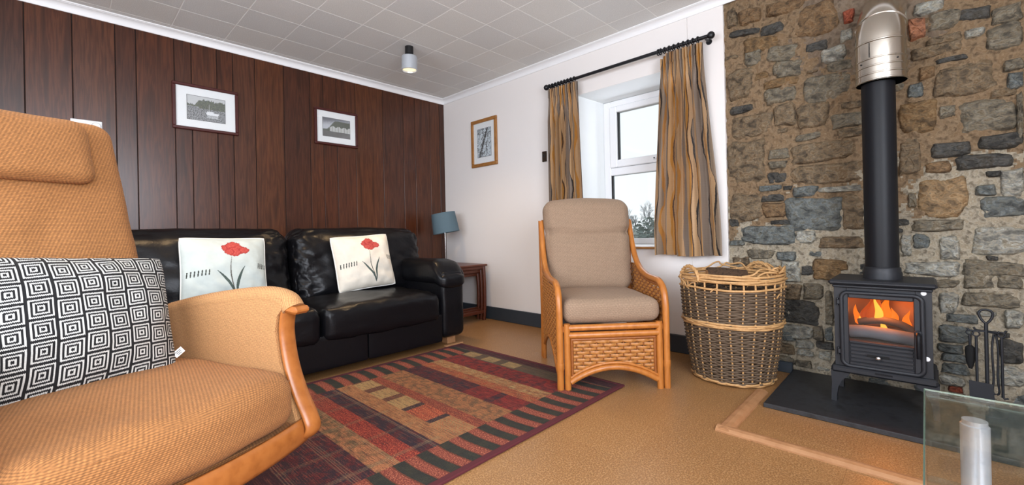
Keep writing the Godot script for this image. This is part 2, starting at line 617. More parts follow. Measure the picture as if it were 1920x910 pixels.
	obj("plaster", span(Vector3(4.25, 0, ROOM_Z), Vector3(ROOM_X, CEIL, ROOM_Z + 0.25)), M.plaster, wf)
	obj("plaster", span(Vector3(1.55, 0, ROOM_Z), Vector3(4.25, 0.7, ROOM_Z + 0.25)), M.plaster, wf)
	obj("plaster", span(Vector3(1.55, 2.1, ROOM_Z), Vector3(4.25, CEIL, ROOM_Z + 0.25)), M.plaster, wf)
	room_window("window_2", Vector3(ROOM_X + 0.12, 0.7, 2.05), Vector3(0, 0, 1), 1.8, 1.4)
	room_window("window_3", Vector3(1.55, 0.7, ROOM_Z + 0.12), Vector3(1, 0, 0), 2.7, 1.4)
	# coving and skirting
	coving("trim_1", Vector3(0, CEIL, 0), Vector3(0, 0, 1), ROOM_Z, Vector3(1, 0, 0), "white coving above the dark panelling")
	coving("trim_2", Vector3(0, CEIL, 0), Vector3(1, 0, 0), ROOM_X, Vector3(0, 0, 1), "white coving above the window wall")
	struct(obj("baseboard_back", span(Vector3(0, 0, 0), Vector3(2.953, 0.125, 0.018), 0.004), M.skirting), "dark grey skirting board below the window wall")
	struct(obj("baseboard_stone", span(Vector3(2.953, 0, 0.0), Vector3(3.30, 0.062, 0.03), 0.004), M.skirting), "dark grey skirting at the foot of the stone wall")
	struct(obj("baseboard_left", span(Vector3(0, 0, 0.02), Vector3(0.018, 0.11, ROOM_Z), 0.004), M.panel6), "dark skirting below the panelling")

func room_window(called: String, at: Vector3, along: Vector3, w: float, h: float) -> void:
	var win := shell(called, "white framed window")
	var across := along.cross(Vector3.UP)
	var b := Basis(along, Vector3.UP, across)
	for e in [[Vector3(w / 2, 0.03, 0), Vector3(w, 0.06, 0.07)], [Vector3(w / 2, h - 0.03, 0), Vector3(w, 0.06, 0.07)], [Vector3(0.03, h / 2, 0), Vector3(0.06, h, 0.07)], [Vector3(w - 0.03, h / 2, 0), Vector3(0.06, h, 0.07)], [Vector3(w / 2, h / 2, 0), Vector3(0.06, h, 0.07)]]:
		obj("frame_bar", boxed(at + b * e[0], e[1], 0.006, b), M.upvc, win)
	for s in 2:
		obj("pane", boxed(at + b * Vector3(w * (0.25 + 0.5 * s), h / 2, 0), Vector3(w / 2 - 0.08, h - 0.12, 0.006), 0.0, b), M.glass, win)

func coving(called: String, at: Vector3, along: Vector3, length: float, out: Vector3, label: String) -> void:
	# stepped concave profile, in (away from wall, below ceiling)
	var prof := [Vector2(0.0, 0.0), Vector2(0.049, 0.0), Vector2(0.049, 0.007), Vector2(0.042, 0.009)]
	for i in 7:
		var a := PI / 2 * i / 6.0
		prof.append(Vector2(0.041 - 0.033 * sin(a), 0.011 + 0.034 * (1.0 - cos(a))))
	prof.append_array([Vector2(0.008, 0.048), Vector2(0.006, 0.055), Vector2(0.0, 0.055)])
	var m := Mb.new()
	var pts := PackedVector2Array(prof)
	var xf := Transform3D(Basis(out, Vector3.DOWN, along), at + Vector3(0, -0.0005, 0))
	m.prism(pts, length, xf)
	struct(obj(called, m, M.white), label)

func build_panel_wall() -> void:
	var wl := struct(obj("wall_left", span(Vector3(-0.25, 0, -0.34), Vector3(-0.006, CEIL, ROOM_Z + 0.25)), M.groove), "wall of dark walnut boards with black grooves")
	var g := [0.0, 0.064, 0.193, 0.384, 0.526, 0.758, 1.043, 1.223, 1.344, 1.461, 1.673, 1.889, 2.042, 2.147, 2.305, 2.405, 2.613, 2.718, 2.919, 3.121, 3.33, 3.44, 3.62, 3.83, 3.99, 4.2, ROOM_Z]
	for i in g.size() - 1:
		obj("board", span(Vector3(-0.006, 0, g[i] + 0.0022), Vector3(0.0, CEIL, g[i + 1] - 0.0022), 0.0015), M["panel%d" % ([6, 2, 0, 5, 1, 2, 0, 5, 0, 3, 2, 4, 5, 0, 1, 5, 3, 4, 0, 6, 4, 1, 3, 0, 5, 2][i])], wl)

func build_window() -> void:
	var w := shell("window_1", "white framed window with an opening upper light")
	var z := -0.22
	var x0 := 1.915
	var x1 := 2.62
	var y0 := 0.748
	var y1 := 1.943
	for e in [[x0, y0, x0 + 0.062, y1], [x1 - 0.062, y0, x1, y1], [x0 + 0.062, y1 - 0.05, x1 - 0.062, y1], [x0 + 0.062, y0, x1 - 0.062, y0 + 0.048], [x0 + 0.062, 1.322, x1 - 0.062, 1.385]]:
		obj("frame_bar", span(Vector3(e[0], e[1], z - 0.06), Vector3(e[2], e[3], z), 0.005), M.upvc, w)
	# upper opening sash
	var sx0 := x0 + 0.064
	var sx1 := x1 - 0.064
	for e in [[sx0, 1.387, sx0 + 0.064, 1.891], [sx1 - 0.064, 1.387, sx1, 1.891], [sx0 + 0.064, 1.387, sx1 - 0.064, 1.447], [sx0 + 0.064, 1.843, sx1 - 0.064, 1.891]]:
		obj("sash_bar", span(Vector3(e[0], e[1], z - 0.05), Vector3(e[2], e[3], z + 0.012), 0.006), M.upvc, w)
	obj("pane", span(Vector3(sx0 + 0.06, 1.44, z - 0.03), Vector3(sx1 - 0.06, 1.85, z - 0.024)), M.glass, w)
	obj("pane", span(Vector3(x0 + 0.06, y0 + 0.045, z - 0.034), Vector3(x1 - 0.06, 1.325, z - 0.028)), M.glass, w)
	for e in [[sx0 + 0.058, 1.44, 1.85], [x0 + 0.056, y0 + 0.045, 1.325]]:
		obj("gasket", span(Vector3(e[0], e[1], z - 0.03), Vector3(e[0] + 0.02, e[2], z - 0.008)), M.black, w)
	var h := obj("handle", span(Vector3(2.36, 1.408, z + 0.012), Vector3(2.47, 1.428, z + 0.03), 0.006), M.upvc, w)
	obj("lock_button", turned([Vector2(0.005, 0), Vector2(0.005, 0.006)], 10, Transform3D(Basis(Vector3.RIGHT, PI / 2), Vector3(2.377, 1.418, z + 0.03))), M.black, h)
	obj("window_board", span(Vector3(1.80, 0.727, z + 0.002), Vector3(2.72, 0.747, 0.022), 0.004), M.white, w)
	obj("board_edge", span(Vector3(1.79, 0.723, 0.0225), Vector3(2.73, 0.738, 0.03), 0.003), M.oak, w)
const STONES := [
[3070,1284,200,268,"K",0],[3411,936,258,188,"S",0],[3445,2046,185,190,"B",0],[3478,1162,308,111,"K",0],[3183,816,279,116,"S",0],[3448,1289,277,117,"K",1],[3487,1650,223,145,"G",0],[3055,988,184,173,"K",0],[3939,995,175,178,"T",0],[3100,1504,232,133,"K",0],
[4023,1551,190,152,"K",0],[3331,354,196,133,"D",0],[3040,1781,141,183,"K",0],[4090,1360,179,141,"G",0],[3860,1407,139,153,"O",0],[3417,1506,152,139,"K",0],[4120,778,153,131,"L",0],[3589,934,92,183,"K",0],[3157,1997,183,89,"O",-8],[3273,1908,164,90,"G",-10],
[3281,1533,117,126,"K",0],[3256,1657,158,91,"G",0],[3823,1209,77,184,"K",0],[3298,1805,139,99,"G",-6],[3286,2174,179,77,"B",-8],[3894,639,203,67,"L",0],[4055,616,101,132,"G",0],[3310,239,161,82,"L",0],[4103,645,184,70,"G",0],[4153,1715,114,110,"G",0],
[3536,768,182,67,"K",0],[4076,1151,182,66,"D",-1],[4132,932,133,91,"S",2],[4089,498,170,70,"G",0],[3482,639,167,69,"O",0],[3101,2189,120,95,"B",0],[3474,595,139,79,"O",0],[3917,854,183,58,"G",0],[3575,1444,139,75,"G",1],[3213,968,117,88,"B",0],
[3928,1721,181,56,"K",0],[3957,1858,104,96,"G",-6],[3521,1823,116,84,"L",1],[3292,477,100,97,"K",0],[3969,323,107,85,"S",0],[3969,1223,132,69,"D",-2],[3262,1731,181,50,"O",0],[4134,1238,137,65,"D",0],[3292,581,96,92,"L",0],[3399,485,90,95,"G",0],
[4150,270,74,112,"D",0],[4165,1045,69,118,"L",0],[3135,697,143,57,"G",0],[3117,1922,94,85,"G",0],[3959,740,70,108,"L",0],[3222,2066,117,64,"D",0],[4148,155,74,100,"L",0],[3371,1068,119,62,"S",0],[4164,1815,86,83,"G",0],[3372,803,100,71,"L",0],
[3476,390,38,185,"G",0],[3951,474,66,103,"L",0],[3554,1750,114,59,"G",0],[3245,1303,103,64,"G",0],[3067,2096,170,38,"D",-9],[3905,1941,108,60,"L",-3],[3233,1162,100,64,"D",0],[3041,1616,133,48,"D",0],[3862,1852,61,103,"P",0],[3002,2210,59,107,"K",0],
[3541,1067,182,34,"L",0],[3253,208,102,59,"S",0],[3289,627,89,63,"L",0],[3587,1371,112,50,"K",0],[4063,1853,97,57,"D",-8],[3446,1890,107,52,"D",0],[4151,590,82,64,"G",0],[3204,1040,114,46,"D",0],[3926,1140,97,54,"B",0],[3273,688,102,50,"S",0],
[3260,131,85,59,"K",0],[3958,1763,120,41,"K",0],[4161,419,55,88,"L",0],[3424,248,54,85,"G",0],[3969,153,89,51,"S",0],[3859,775,63,71,"S",0],[3805,755,39,113,"L",0],[3240,1239,96,46,"G",0],[3193,1102,123,35,"S",0],[3854,1538,56,76,"S",0],
[3956,92,90,47,"L",0],[3997,401,111,38,"S",0],[3255,64,94,44,"G",0],[4193,1346,20,204,"G",0],[3352,171,81,48,"L",0],[4181,1503,49,75,"S",0],[3967,205,95,38,"S",0],[3580,1910,53,66,"L",0],[3349,58,81,43,"G",0],[3895,1619,57,60,"B",0],
[3962,1408,57,59,"G",0],[3956,250,84,39,"S",0],[3592,2012,46,70,"R",0],[3453,181,76,42,"D",0],[4178,1576,58,55,"G",0],[3452,125,61,51,"L",0],[3472,251,41,74,"S",0],[4085,1014,60,52,"S",0],[3374,607,52,57,"D",0],[2986,897,54,54,"D",0],
[3357,124,76,38,"L",0],[3984,1659,113,26,"D",0],[3245,891,103,27,"D",0],[4142,1456,74,38,"K",0],[3001,765,81,34,"S",0],[4059,1762,63,39,"L",0],[3830,983,32,72,"G",0],[3971,53,48,30,"R",0],[4109,1089,44,29,"D",0],[3288,1095,47,26,"D",0],
[4127,342,43,24,"D",0],[4099,696,37,20,"D",0],
]

# ---------------------------------------------------------------- stone wall
func stone_mesh(w: float, h: float, d: float, r: RandomNumberGenerator) -> ArrayMesh:
	var m := Mb.new()
	var n := 24
	var out := []
	var ph := r.randf() * TAU
	var e := r.randf_range(0.3, 0.55)
	for i in n:
		var a := TAU * i / n
		var q := Vector2(signf(cos(a)) * pow(absf(cos(a)), e), signf(sin(a)) * pow(absf(sin(a)), e))
		var wob := 1.0 + 0.05 * sin(a * 2.0 + ph) + 0.06 * sin(a * 3.0 + ph * 2.3) + 0.04 * sin(a * 5.0 + ph * 1.7) + r.randf_range(-0.04, 0.04)
		out.append(Vector2(q.x * w * 0.5, q.y * h * 0.5) * wob)
	var tilt := Vector2(r.randf_range(-0.12, 0.12), r.randf_range(-0.12, 0.12))
	var rings := [[1.16, -0.03], [1.08, -0.008], [1.0, d * 0.35], [0.9, d * 0.78], [0.76, d], [0.52, d], [0.24, d]]
	var first := m.v.size()
	for k in rings.size():
		for i in n:
			var p: Vector2 = out[i] * rings[k][0]
			var z: float = rings[k][1]
			if k >= 2:
				z += p.dot(tilt) * 0.3 + r.randf_range(-0.22, 0.22) * d
			m.vert(Vector3(p.x, p.y, z))
	for k in rings.size() - 1:
		for i in n:
			var j := (i + 1) % n
			m.quad(first + k * n + i, first + k * n + j, first + (k + 1) * n + j, first + (k + 1) * n + i)
	var c := m.vert(Vector3(0, 0, d * 1.02))
	for i in n:
		m.tri(first + (rings.size() - 1) * n + i, first + (rings.size() - 1) * n + (i + 1) % n, c)
	return m.mesh()

func build_stone_wall() -> void:
	var r := RandomNumberGenerator.new()
	r.seed = 41
	var ws := struct(obj("wall_stone", span(Vector3(2.953, 0, -0.34), Vector3(ROOM_X, CEIL, -0.06)), M.mortar_grey), "bare rubble stone wall behind the stove")
	# mortar bed, uneven, in the patches of tone it shows: tan above, grey lime below, smoke-stained render round the flue
	var n := FastNoiseLite.new()
	n.seed = 3
	n.frequency = 5.0
	n.fractal_octaves = 4
	var fine_x := 150
	var nx := fine_x + 16
	var ny := 236
	var sy := CEIL / ny
	var at_x := func(i: float) -> float: return 2.953 + 1.44 * i / fine_x if i <= fine_x else 4.393 + (ROOM_X - 4.393) * (i - fine_x) / 16.0
	var beds := {"tan": Mb.new(), "grey": Mb.new(), "smoke": Mb.new()}
	var id := {"tan": {}, "grey": {}, "smoke": {}}
	for j in ny:
		for i in nx:
			var x: float = at_x.call(i + 0.5)
			var y := (j + 0.5) * sy
			var line := 0.86 + (x - 2.953) * 0.26 + n.get_noise_2d(x * 0.7, y * 0.7) * 0.35 + n.get_noise_2d(x * 3.0 + 9.0, y * 3.0) * 0.14
			var d := Vector2((x - 3.66) / 0.32, (y - 1.98) / 0.36).length() + n.get_noise_2d(x * 2.0 + 5.0, y * 2.0) * 0.5
			var kind := "smoke" if d < 0.85 else ("tan" if y > line else "grey")
			var q := []
			for c in [[i, j], [i + 1, j], [i + 1, j + 1], [i, j + 1]]:
				var key: int = c[1] * 1000 + c[0]
				if not id[kind].has(key):
					var px: float = at_x.call(float(c[0]))
					var py: float = c[1] * sy
					var z := -0.022 + 0.020 * n.get_noise_2d(px, py) + 0.014 * n.get_noise_2d(px * 3.5, py * 3.5)
					id[kind][key] = beds[kind].vert(Vector3(px, py, z))
				q.append(id[kind][key])
			beds[kind].quad(q[0], q[1], q[2], q[3])
	for k in beds:
		var o := obj("mortar", beds[k], M["mortar_" + k], ws)
		o.set_meta("label", {"tan": "tan mortar", "grey": "grey lime mortar", "smoke": "smoke stained render"}[k])
	# stones read off the photograph, then small fillers in the gaps
	var W := 226
	var H := 237
	var used := PackedByteArray()
	used.resize(W * H)
	var mark := func(x: float, y: float, w: float, h: float, test: bool) -> float:
		var hit := 0
		var all := 0
		for j in range(int((y - h * 0.5) * 100), int((y + h * 0.5) * 100) + 1):
			for i in range(int((x - w * 0.5 - 2.953) * 100), int((x + w * 0.5 - 2.953) * 100) + 1):
				all += 1
				if i < 0 or j < 0 or i >= W or j >= H:
					hit += 1
				elif test:
					hit += used[j * W + i]
				else:
					used[j * W + i] = 1
		return float(hit) / maxf(all, 1.0)
	var count := 0
	for s in STONES:
		var x: float = s[0] / 1000.0
		var y: float = s[1] / 1000.0
		var w: float = s[2] / 1000.0
		var h: float = s[3] / 1000.0
		x = maxf(x, 2.962 + w * 0.5)
		mark.call(x, y, w, h, false)
		same("stone", stone_mesh(w, h, r.randf_range(0.016, 0.026), r), M["stone_" + s[4]], ws, Transform3D(Basis(Vector3.BACK, deg_to_rad(s[5])), Vector3(x, y, -0.024)))
		count += 1
	var tries := 0
	while count < 296 and tries < 9000:
		tries += 1
		var big := tries < 3000
		var w := r.randf_range(0.10, 0.26) if big else r.randf_range(0.04, 0.11)
		var h := w * r.randf_range(0.3, 0.6) if big else w * r.randf_range(0.3, 0.65)
		var x := r.randf_range(2.98, 5.15 if big else 4.35)
		var y := r.randf_range(0.02, 2.34)
		if Vector2((x - 3.66) / 0.24, (y - 1.98) / 0.3).length() < 1.0:
			continue
		if mark.call(x, y, w + 0.012, h + 0.012, true) > (0.03 if big else 0.1):
			continue
		mark.call(x, y, w, h, false)
		var up := y > 0.86 + (x - 2.953) * 0.26
		var pick: String = ["K", "G", "B", "D", "K", "O", "G", "K"][r.randi() % 8] if up else ["L", "G", "S", "D", "L", "S", "G", "K"][r.randi() % 8]
		same("stone", stone_mesh(w, h, r.randf_range(0.010, 0.02), r), M["stone_" + pick], ws, Transform3D(Basis(Vector3.BACK, r.randf_range(-0.1, 0.1)), Vector3(x, y, -0.03)))
		count += 1

# ---------------------------------------------------------------- hearth
func build_hearth() -> void:
	var h := tag(obj("hearth_slab", span(Vector3(3.30, 0.0, 0.0), Vector3(4.35, 0.022, 0.663), 0.003), M.slate), "dark slate hearth slab under the black stove", "hearth")
	h.set_meta("label", "dark slate hearth slab under the black stove")
	var t := thing("hearth_border", "low wooden strip edging the cork in front of the slate hearth", "trim", Vector3(3.21, 0, 1.06))
	var prof := PackedVector2Array([Vector2(0, 0), Vector2(0.062, 0), Vector2(0.06, 0.006), Vector2(0.048, 0.016), Vector2(0.03, 0.019), Vector2(0.012, 0.016), Vector2(0, 0.006)])
	var a := Mb.new()
	a.prism(prof, 0.60, Transform3D(Basis(Vector3(1, 0, 0), Vector3(0, 1, 0), Vector3(0, 0, 1)), Vector3(3.214, 0, 0.46)))
	obj("side_strip", a, M.trim_wood, t, t.position)
	var b := Mb.new()
	b.prism(prof, 1.9, Transform3D(Basis(Vector3(0, 0, -1), Vector3(0, 1, 0), Vector3(1, 0, 0)), Vector3(3.214, 0, 1.064)))
	obj("front_strip", b, M.trim_wood, t, t.position)

# ---------------------------------------------------------------- sofa
func wrinkle(amp: float, freq: float, seed_: int) -> Callable:
	var n := FastNoiseLite.new()
	n.seed = seed_
	n.frequency = freq
	n.fractal_octaves = 3
	return func(p: Vector3) -> float: return amp * n.get_noise_3dv(p)

func build_sofa() -> void:
	var o := Vector3(0.78, 0, 1.9)
	var s := thing("sofa", "black leather two seat sofa along the panelled wall", "sofa", o)
	obj("back_frame", span(Vector3(0.28, 0.06, 0.80), Vector3(0.44, 0.80, 3.0), 0.03), M.leather, s, o)
	obj("base", span(Vector3(0.42, 0.05, 0.99), Vector3(1.20, 0.27, 2.81), 0.01), M.leather, s, o)
	for z in [[1.0, 1.597], [1.603, 2.197], [2.203, 2.80]]:
		var pn := Mb.new()
		pn.soft(Vector3(0.02, 0.105, (z[1] - z[0]) * 0.5), 0.012, 8, func(p: Vector3, _t: Vector3) -> Vector3: return p + Vector3(1.215, 0.155, (z[0] + z[1]) * 0.5))
		obj("front_panel", pn, M.leather, s, o)
	for e in [0, 1]:
		var zc: float = 0.89 if e == 0 else 2.91
		var wr := wrinkle(0.012, 6.0, 3 + e)
		var arm := Mb.new()
		arm.soft(Vector3(0.44, 0.26, 0.112), 0.05, 14, func(p: Vector3, t: Vector3) -> Vector3:
			var q := p + Vector3(0.80, 0.325, zc)
			return q + Vector3(1, 0.3, 0) * wr.call(q) * 0.6)
		var body := obj("arm", arm, M.leather, s, o)
		var pad := Mb.new()
		pad.soft(Vector3(0.42, 0.105, 0.135), 0.085, 16, func(p: Vector3, t: Vector3) -> Vector3:
			var q := p + Vector3(0.84, 0.56, zc)
			q.y -= 0.055 * smoothstep(0.6, 1.0, t.x) * (0.5 + 0.5 * t.y) + 0.03 * smoothstep(0.75, 1.0, t.x)
			return q + Vector3(0.4, 0.8, 0.3) * wr.call(q))
		obj("arm_pad", pad, M.leather, body, o)
	for k in 2:
		var z0: float = [1.022, 1.902][k]
		var z1: float = [1.896, 2.778][k]
		var wr2 := wrinkle(0.014, 5.0, 11 + k)
		var fold := wrinkle(0.012, 15.0, 15 + k)
		var seat := Mb.new()
		seat.soft(Vector3(0.40, 0.11, (z1 - z0) * 0.5), 0.062, 22, func(p: Vector3, t: Vector3) -> Vector3:
			var crown := (1.0 - t.x * t.x) * (1.0 - t.z * t.z) * 0.028 * (1.0 if t.y > 0 else 0.0)
			var q := p + Vector3(0.865, 0.32 + crown, (z0 + z1) * 0.5)
			return q + Vector3(0.3, 1, 0) * (wr2.call(q) + fold.call(Vector3(q.x * 0.3, q.y, q.z * 1.6)) * smoothstep(-0.2, 0.8, t.x)))
		obj("seat_cushion", seat, M.leather, s, o)
		var b0: float = [0.775, 1.862][k]
		var b1: float = [1.852, 2.99][k]
		var wr3 := wrinkle(0.03, 3.6, 21 + k)
		var crease := wrinkle(1.0, 5.0, 33 + k)
		var fold2 := wrinkle(0.03, 8.0, 27 + k)
		var back := Mb.new()
		back.soft(Vector3(0.125, 0.27, (b1 - b0) * 0.5), 0.10, 46, func(p: Vector3, t: Vector3) -> Vector3:
			var q := p + Vector3(0.55 - p.y * 0.22, 0.65, (b0 + b1) * 0.5)
			q.x += 0.05 * (1.0 - t.z * t.z) * (1.0 - t.y * t.y) * maxf(t.x, 0.0)
			q.y += 0.012 * (1.0 - t.z * t.z) * maxf(t.y, 0.0)
			var side := smoothstep(0.45, 0.95, absf(t.z))
			var ridge := pow(clampf(1.0 - 3.2 * absf(crease.call(Vector3(q.x, q.y * 0.75 + q.z * 0.45, q.z))), 0.0, 1.0), 2.0)
			q.x -= 0.009 * ridge * (0.25 + 0.75 * side)
			return q + Vector3(1, 0.25, 0.1) * (wr3.call(q) * 0.7 + fold2.call(Vector3(q.x, q.y * 2.2 + q.z, q.z * 0.7)) * side))
		obj("back_cushion", back, M.leather, s, o)
	for z in [0.86, 2.92]:
		for x in [0.4, 1.12]:
			obj("foot", span(Vector3(x - 0.04, 0, z - 0.04), Vector3(x + 0.04, 0.07, z + 0.04), 0.005), M.trim_wood, s, o)
	var pst := tag(obj("floor_strip", span(Vector3(1.20, 0, 0.80), Vector3(1.235, 0.012, 0.97), 0.004), M.trim_wood), "short pale wooden strip on the floor at the foot of the sofa arm", "wood strip")
	pst.set_meta("group", "")
	pst.remove_meta("group")
	throw_pillow("poppy_cushion", "cream cushion with red poppy print beside the sofa arm", M_poppy(rgb(236, 228, 212), 5), Vector3(0.755, 0.662, 1.375), 0.05, 0.24, Vector2(0.47, 0.42))
	throw_pillow("poppy_cushion", "pale green cushion with red poppy print behind the armchair's arm", M_poppy(rgb(206, 216, 212), 6), Vector3(0.755, 0.665, 2.285), -0.03, 0.22, Vector2(0.46, 0.42))

func M_poppy(base: Color, sd: int) -> StandardMaterial3D:
	var n := FastNoiseLite.new()
	n.seed = sd
	n.frequency = 3.0
	var red := rgb(184, 72, 64)
	var deep := rgb(150, 34, 36)
	var green := rgb(88, 104, 96)
	var seg := func(p: Vector2, a: Vector2, b: Vector2) -> Vector2:   # (distance, place along)
		var t := clampf((p - a).dot(b - a) / (b - a).length_squared(), 0, 1)
		return Vector2(p.distance_to(a.lerp(b, t)), t)
	var leaf := func(p: Vector2, a: Vector2, m: Vector2, b: Vector2, w: float) -> bool:
		if p.y > a.y + w or p.y < b.y - w or p.x < minf(a.x, minf(m.x, b.x)) - w or p.x > maxf(a.x, b.x) + w:
			return false
		for i in 6:
			var t0 := i / 6.0
			var t1 := (i + 1) / 6.0
			var q0 := a.lerp(m, t0).lerp(m.lerp(b, t0), t0)
			var q1 := a.lerp(m, t1).lerp(m.lerp(b, t1), t1)
			if p.y > q0.y + w or p.y < q1.y - w:
				continue
			var s: Vector2 = seg.call(p, q0, q1)
			if s.x < w * sin((t0 + s.y / 6.0) * PI * 0.9 + 0.15):
				return true
		return false
	var m := mat(Color.WHITE, 0.9)
	m.albedo_texture = painted(300, 300, func(u: float, v: float) -> Color:
		var p := Vector2(u, v)
		var c := base * (0.985 + 0.015 * n.get_noise_2d(u * 6.0, v * 6.0))
		if leaf.call(p, Vector2(0.60, 0.90), Vector2(0.52, 0.66), Vector2(0.38, 0.52), 0.016) or leaf.call(p, Vector2(0.60, 0.90), Vector2(0.58, 0.66), Vector2(0.69, 0.47), 0.017):
			c = green.lerp(rgb(60, 72, 70), 0.5 + 0.5 * n.get_noise_2d(u * 20.0, v * 5.0))
		if leaf.call(p, Vector2(0.60, 0.88), Vector2(0.49, 0.6), Vector2(0.54, 0.32), 0.0065):
			c = rgb(86, 84, 78)
		for e in [] if v > 0.36 or u < 0.4 or u > 0.8 else [[0.50, 0.19, 0.055], [0.57, 0.16, 0.07], [0.63, 0.22, 0.065], [0.57, 0.25, 0.07], [0.69, 0.23, 0.05], [0.52, 0.25, 0.045]]:
			var d: float = Vector2((u - e[0]) / 1.25, v - e[1]).length() / e[2] + 0.22 * n.get_noise_2d(u * 9.0 + e[0] * 50.0, v * 9.0)
			if d < 1.0:
				c = red.lerp(rgb(222, 104, 92), clampf(n.get_noise_2d(u * 14.0, v * 14.0) * 1.4, 0, 1)).lerp(deep, smoothstep(0.75, 1.0, d) * 0.7)
		for k in (7 if v > 0.4 and v < 0.64 and (u < 0.34 or u > 0.82) else 0):
			for e in [[0.07 + k * 0.037, 0.56 - k * 0.004, 0.0], [0.86 + k * 0.026, 0.47 + k * 0.004, 0.0]]:
				if e[0] < 0.99:
					var s: Vector2 = seg.call(p, Vector2(e[0], e[1] - 0.035), Vector2(e[0] - 0.006, e[1] + 0.035))
					if s.x < 0.006:
						c = rgb(58, 62, 58)
		return c)
	return m

func cushion_shape(size: Vector2, thick: float, n: int, wr: Callable, ears := 0.045) -> Mb:
	var m := Mb.new()
	for side in [1.0, -1.0]:
		var f := func(s: float, t: float) -> Vector3:
			var a := s * 2.0 - 1.0
			var b := 1.0 - t * 2.0
			var aa := signf(a) * (1.0 - pow(1.0 - absf(a), 1.5))
			var bb := signf(b) * (1.0 - pow(1.0 - absf(b), 1.5))
			var pull_x := 1.0 - ears * (1.0 - pow(absf(bb), 2.0))
			var pull_y := 1.0 - ears * (1.0 - pow(absf(aa), 2.0))
			var h := pow(maxf(0.0, (1.0 - pow(absf(aa), 2.6)) * (1.0 - pow(absf(bb), 2.6))), 0.55)
			var p := Vector3(aa * size.x * 0.5 * pull_x, bb * size.y * 0.5 * pull_y, side * thick * 0.5 * h)
			var corner := 1.0 - 0.035 * pow(absf(aa * bb), 5.0)
			p.x *= corner
			p.y *= corner
			p.z += wr.call(p) * minf(h * 2.0, 1.0)
			return p
		var first := m.grid(f, n, n)
		# true position gives the print its place
		for i in range(first, m.v.size()):
			m.uv[i] = Vector2(m.v[i].x / size.x + 0.5, 0.5 - m.v[i].y / size.y)
		if side > 0:
			for i in range(m.ix.size() - n * n * 6, m.ix.size(), 3):
				var t := m.ix[i]
				m.ix[i] = m.ix[i + 1]
				m.ix[i + 1] = t
	return m

func cushion_rim(size: Vector2, ears: float, rad: float) -> Mb:
	var pts := []
	for k in 4:
		for i in 16:
			var a := -1.0 + 2.0 * i / 16.0
			var aa := a
			var pull := 1.0 - ears * (1.0 - aa * aa)
			var q: Vector2 = [Vector2(aa, -pull), Vector2(pull, aa), Vector2(-aa, pull), Vector2(-pull, -aa)][k]
			var corner := 1.0 - 0.035 * pow(absf(q.x * q.y), 5.0)
			pts.append(Vector3(q.x * size.x * 0.5 * corner, q.y * size.y * 0.5 * corner, 0))
	return piped(pts, rad, 6, true)

func throw_pillow(called: String, label: String, m: StandardMaterial3D, at: Vector3, roll: float, lean: float, size: Vector2) -> void:
	var o := thing(called, label, "cushion", at, 0.0, "cushions on the sofa")
	o.basis = Basis(Vector3(0, 0, -1), Vector3(-sin(lean), cos(lean), 0), Vector3(cos(lean), sin(lean), 0)) * Basis(Vector3.BACK, roll)
	obj("cover", cushion_shape(size, 0.165, 34, wrinkle(0.016, 8.0, 40 + int(at.z * 10.0))), m, o)
	var pm := mat(m.albedo_color, 0.9)
	pm.albedo_color = rgb(232, 232, 226)
	obj("piping", cushion_rim(size, 0.045, 0.005), pm, o)

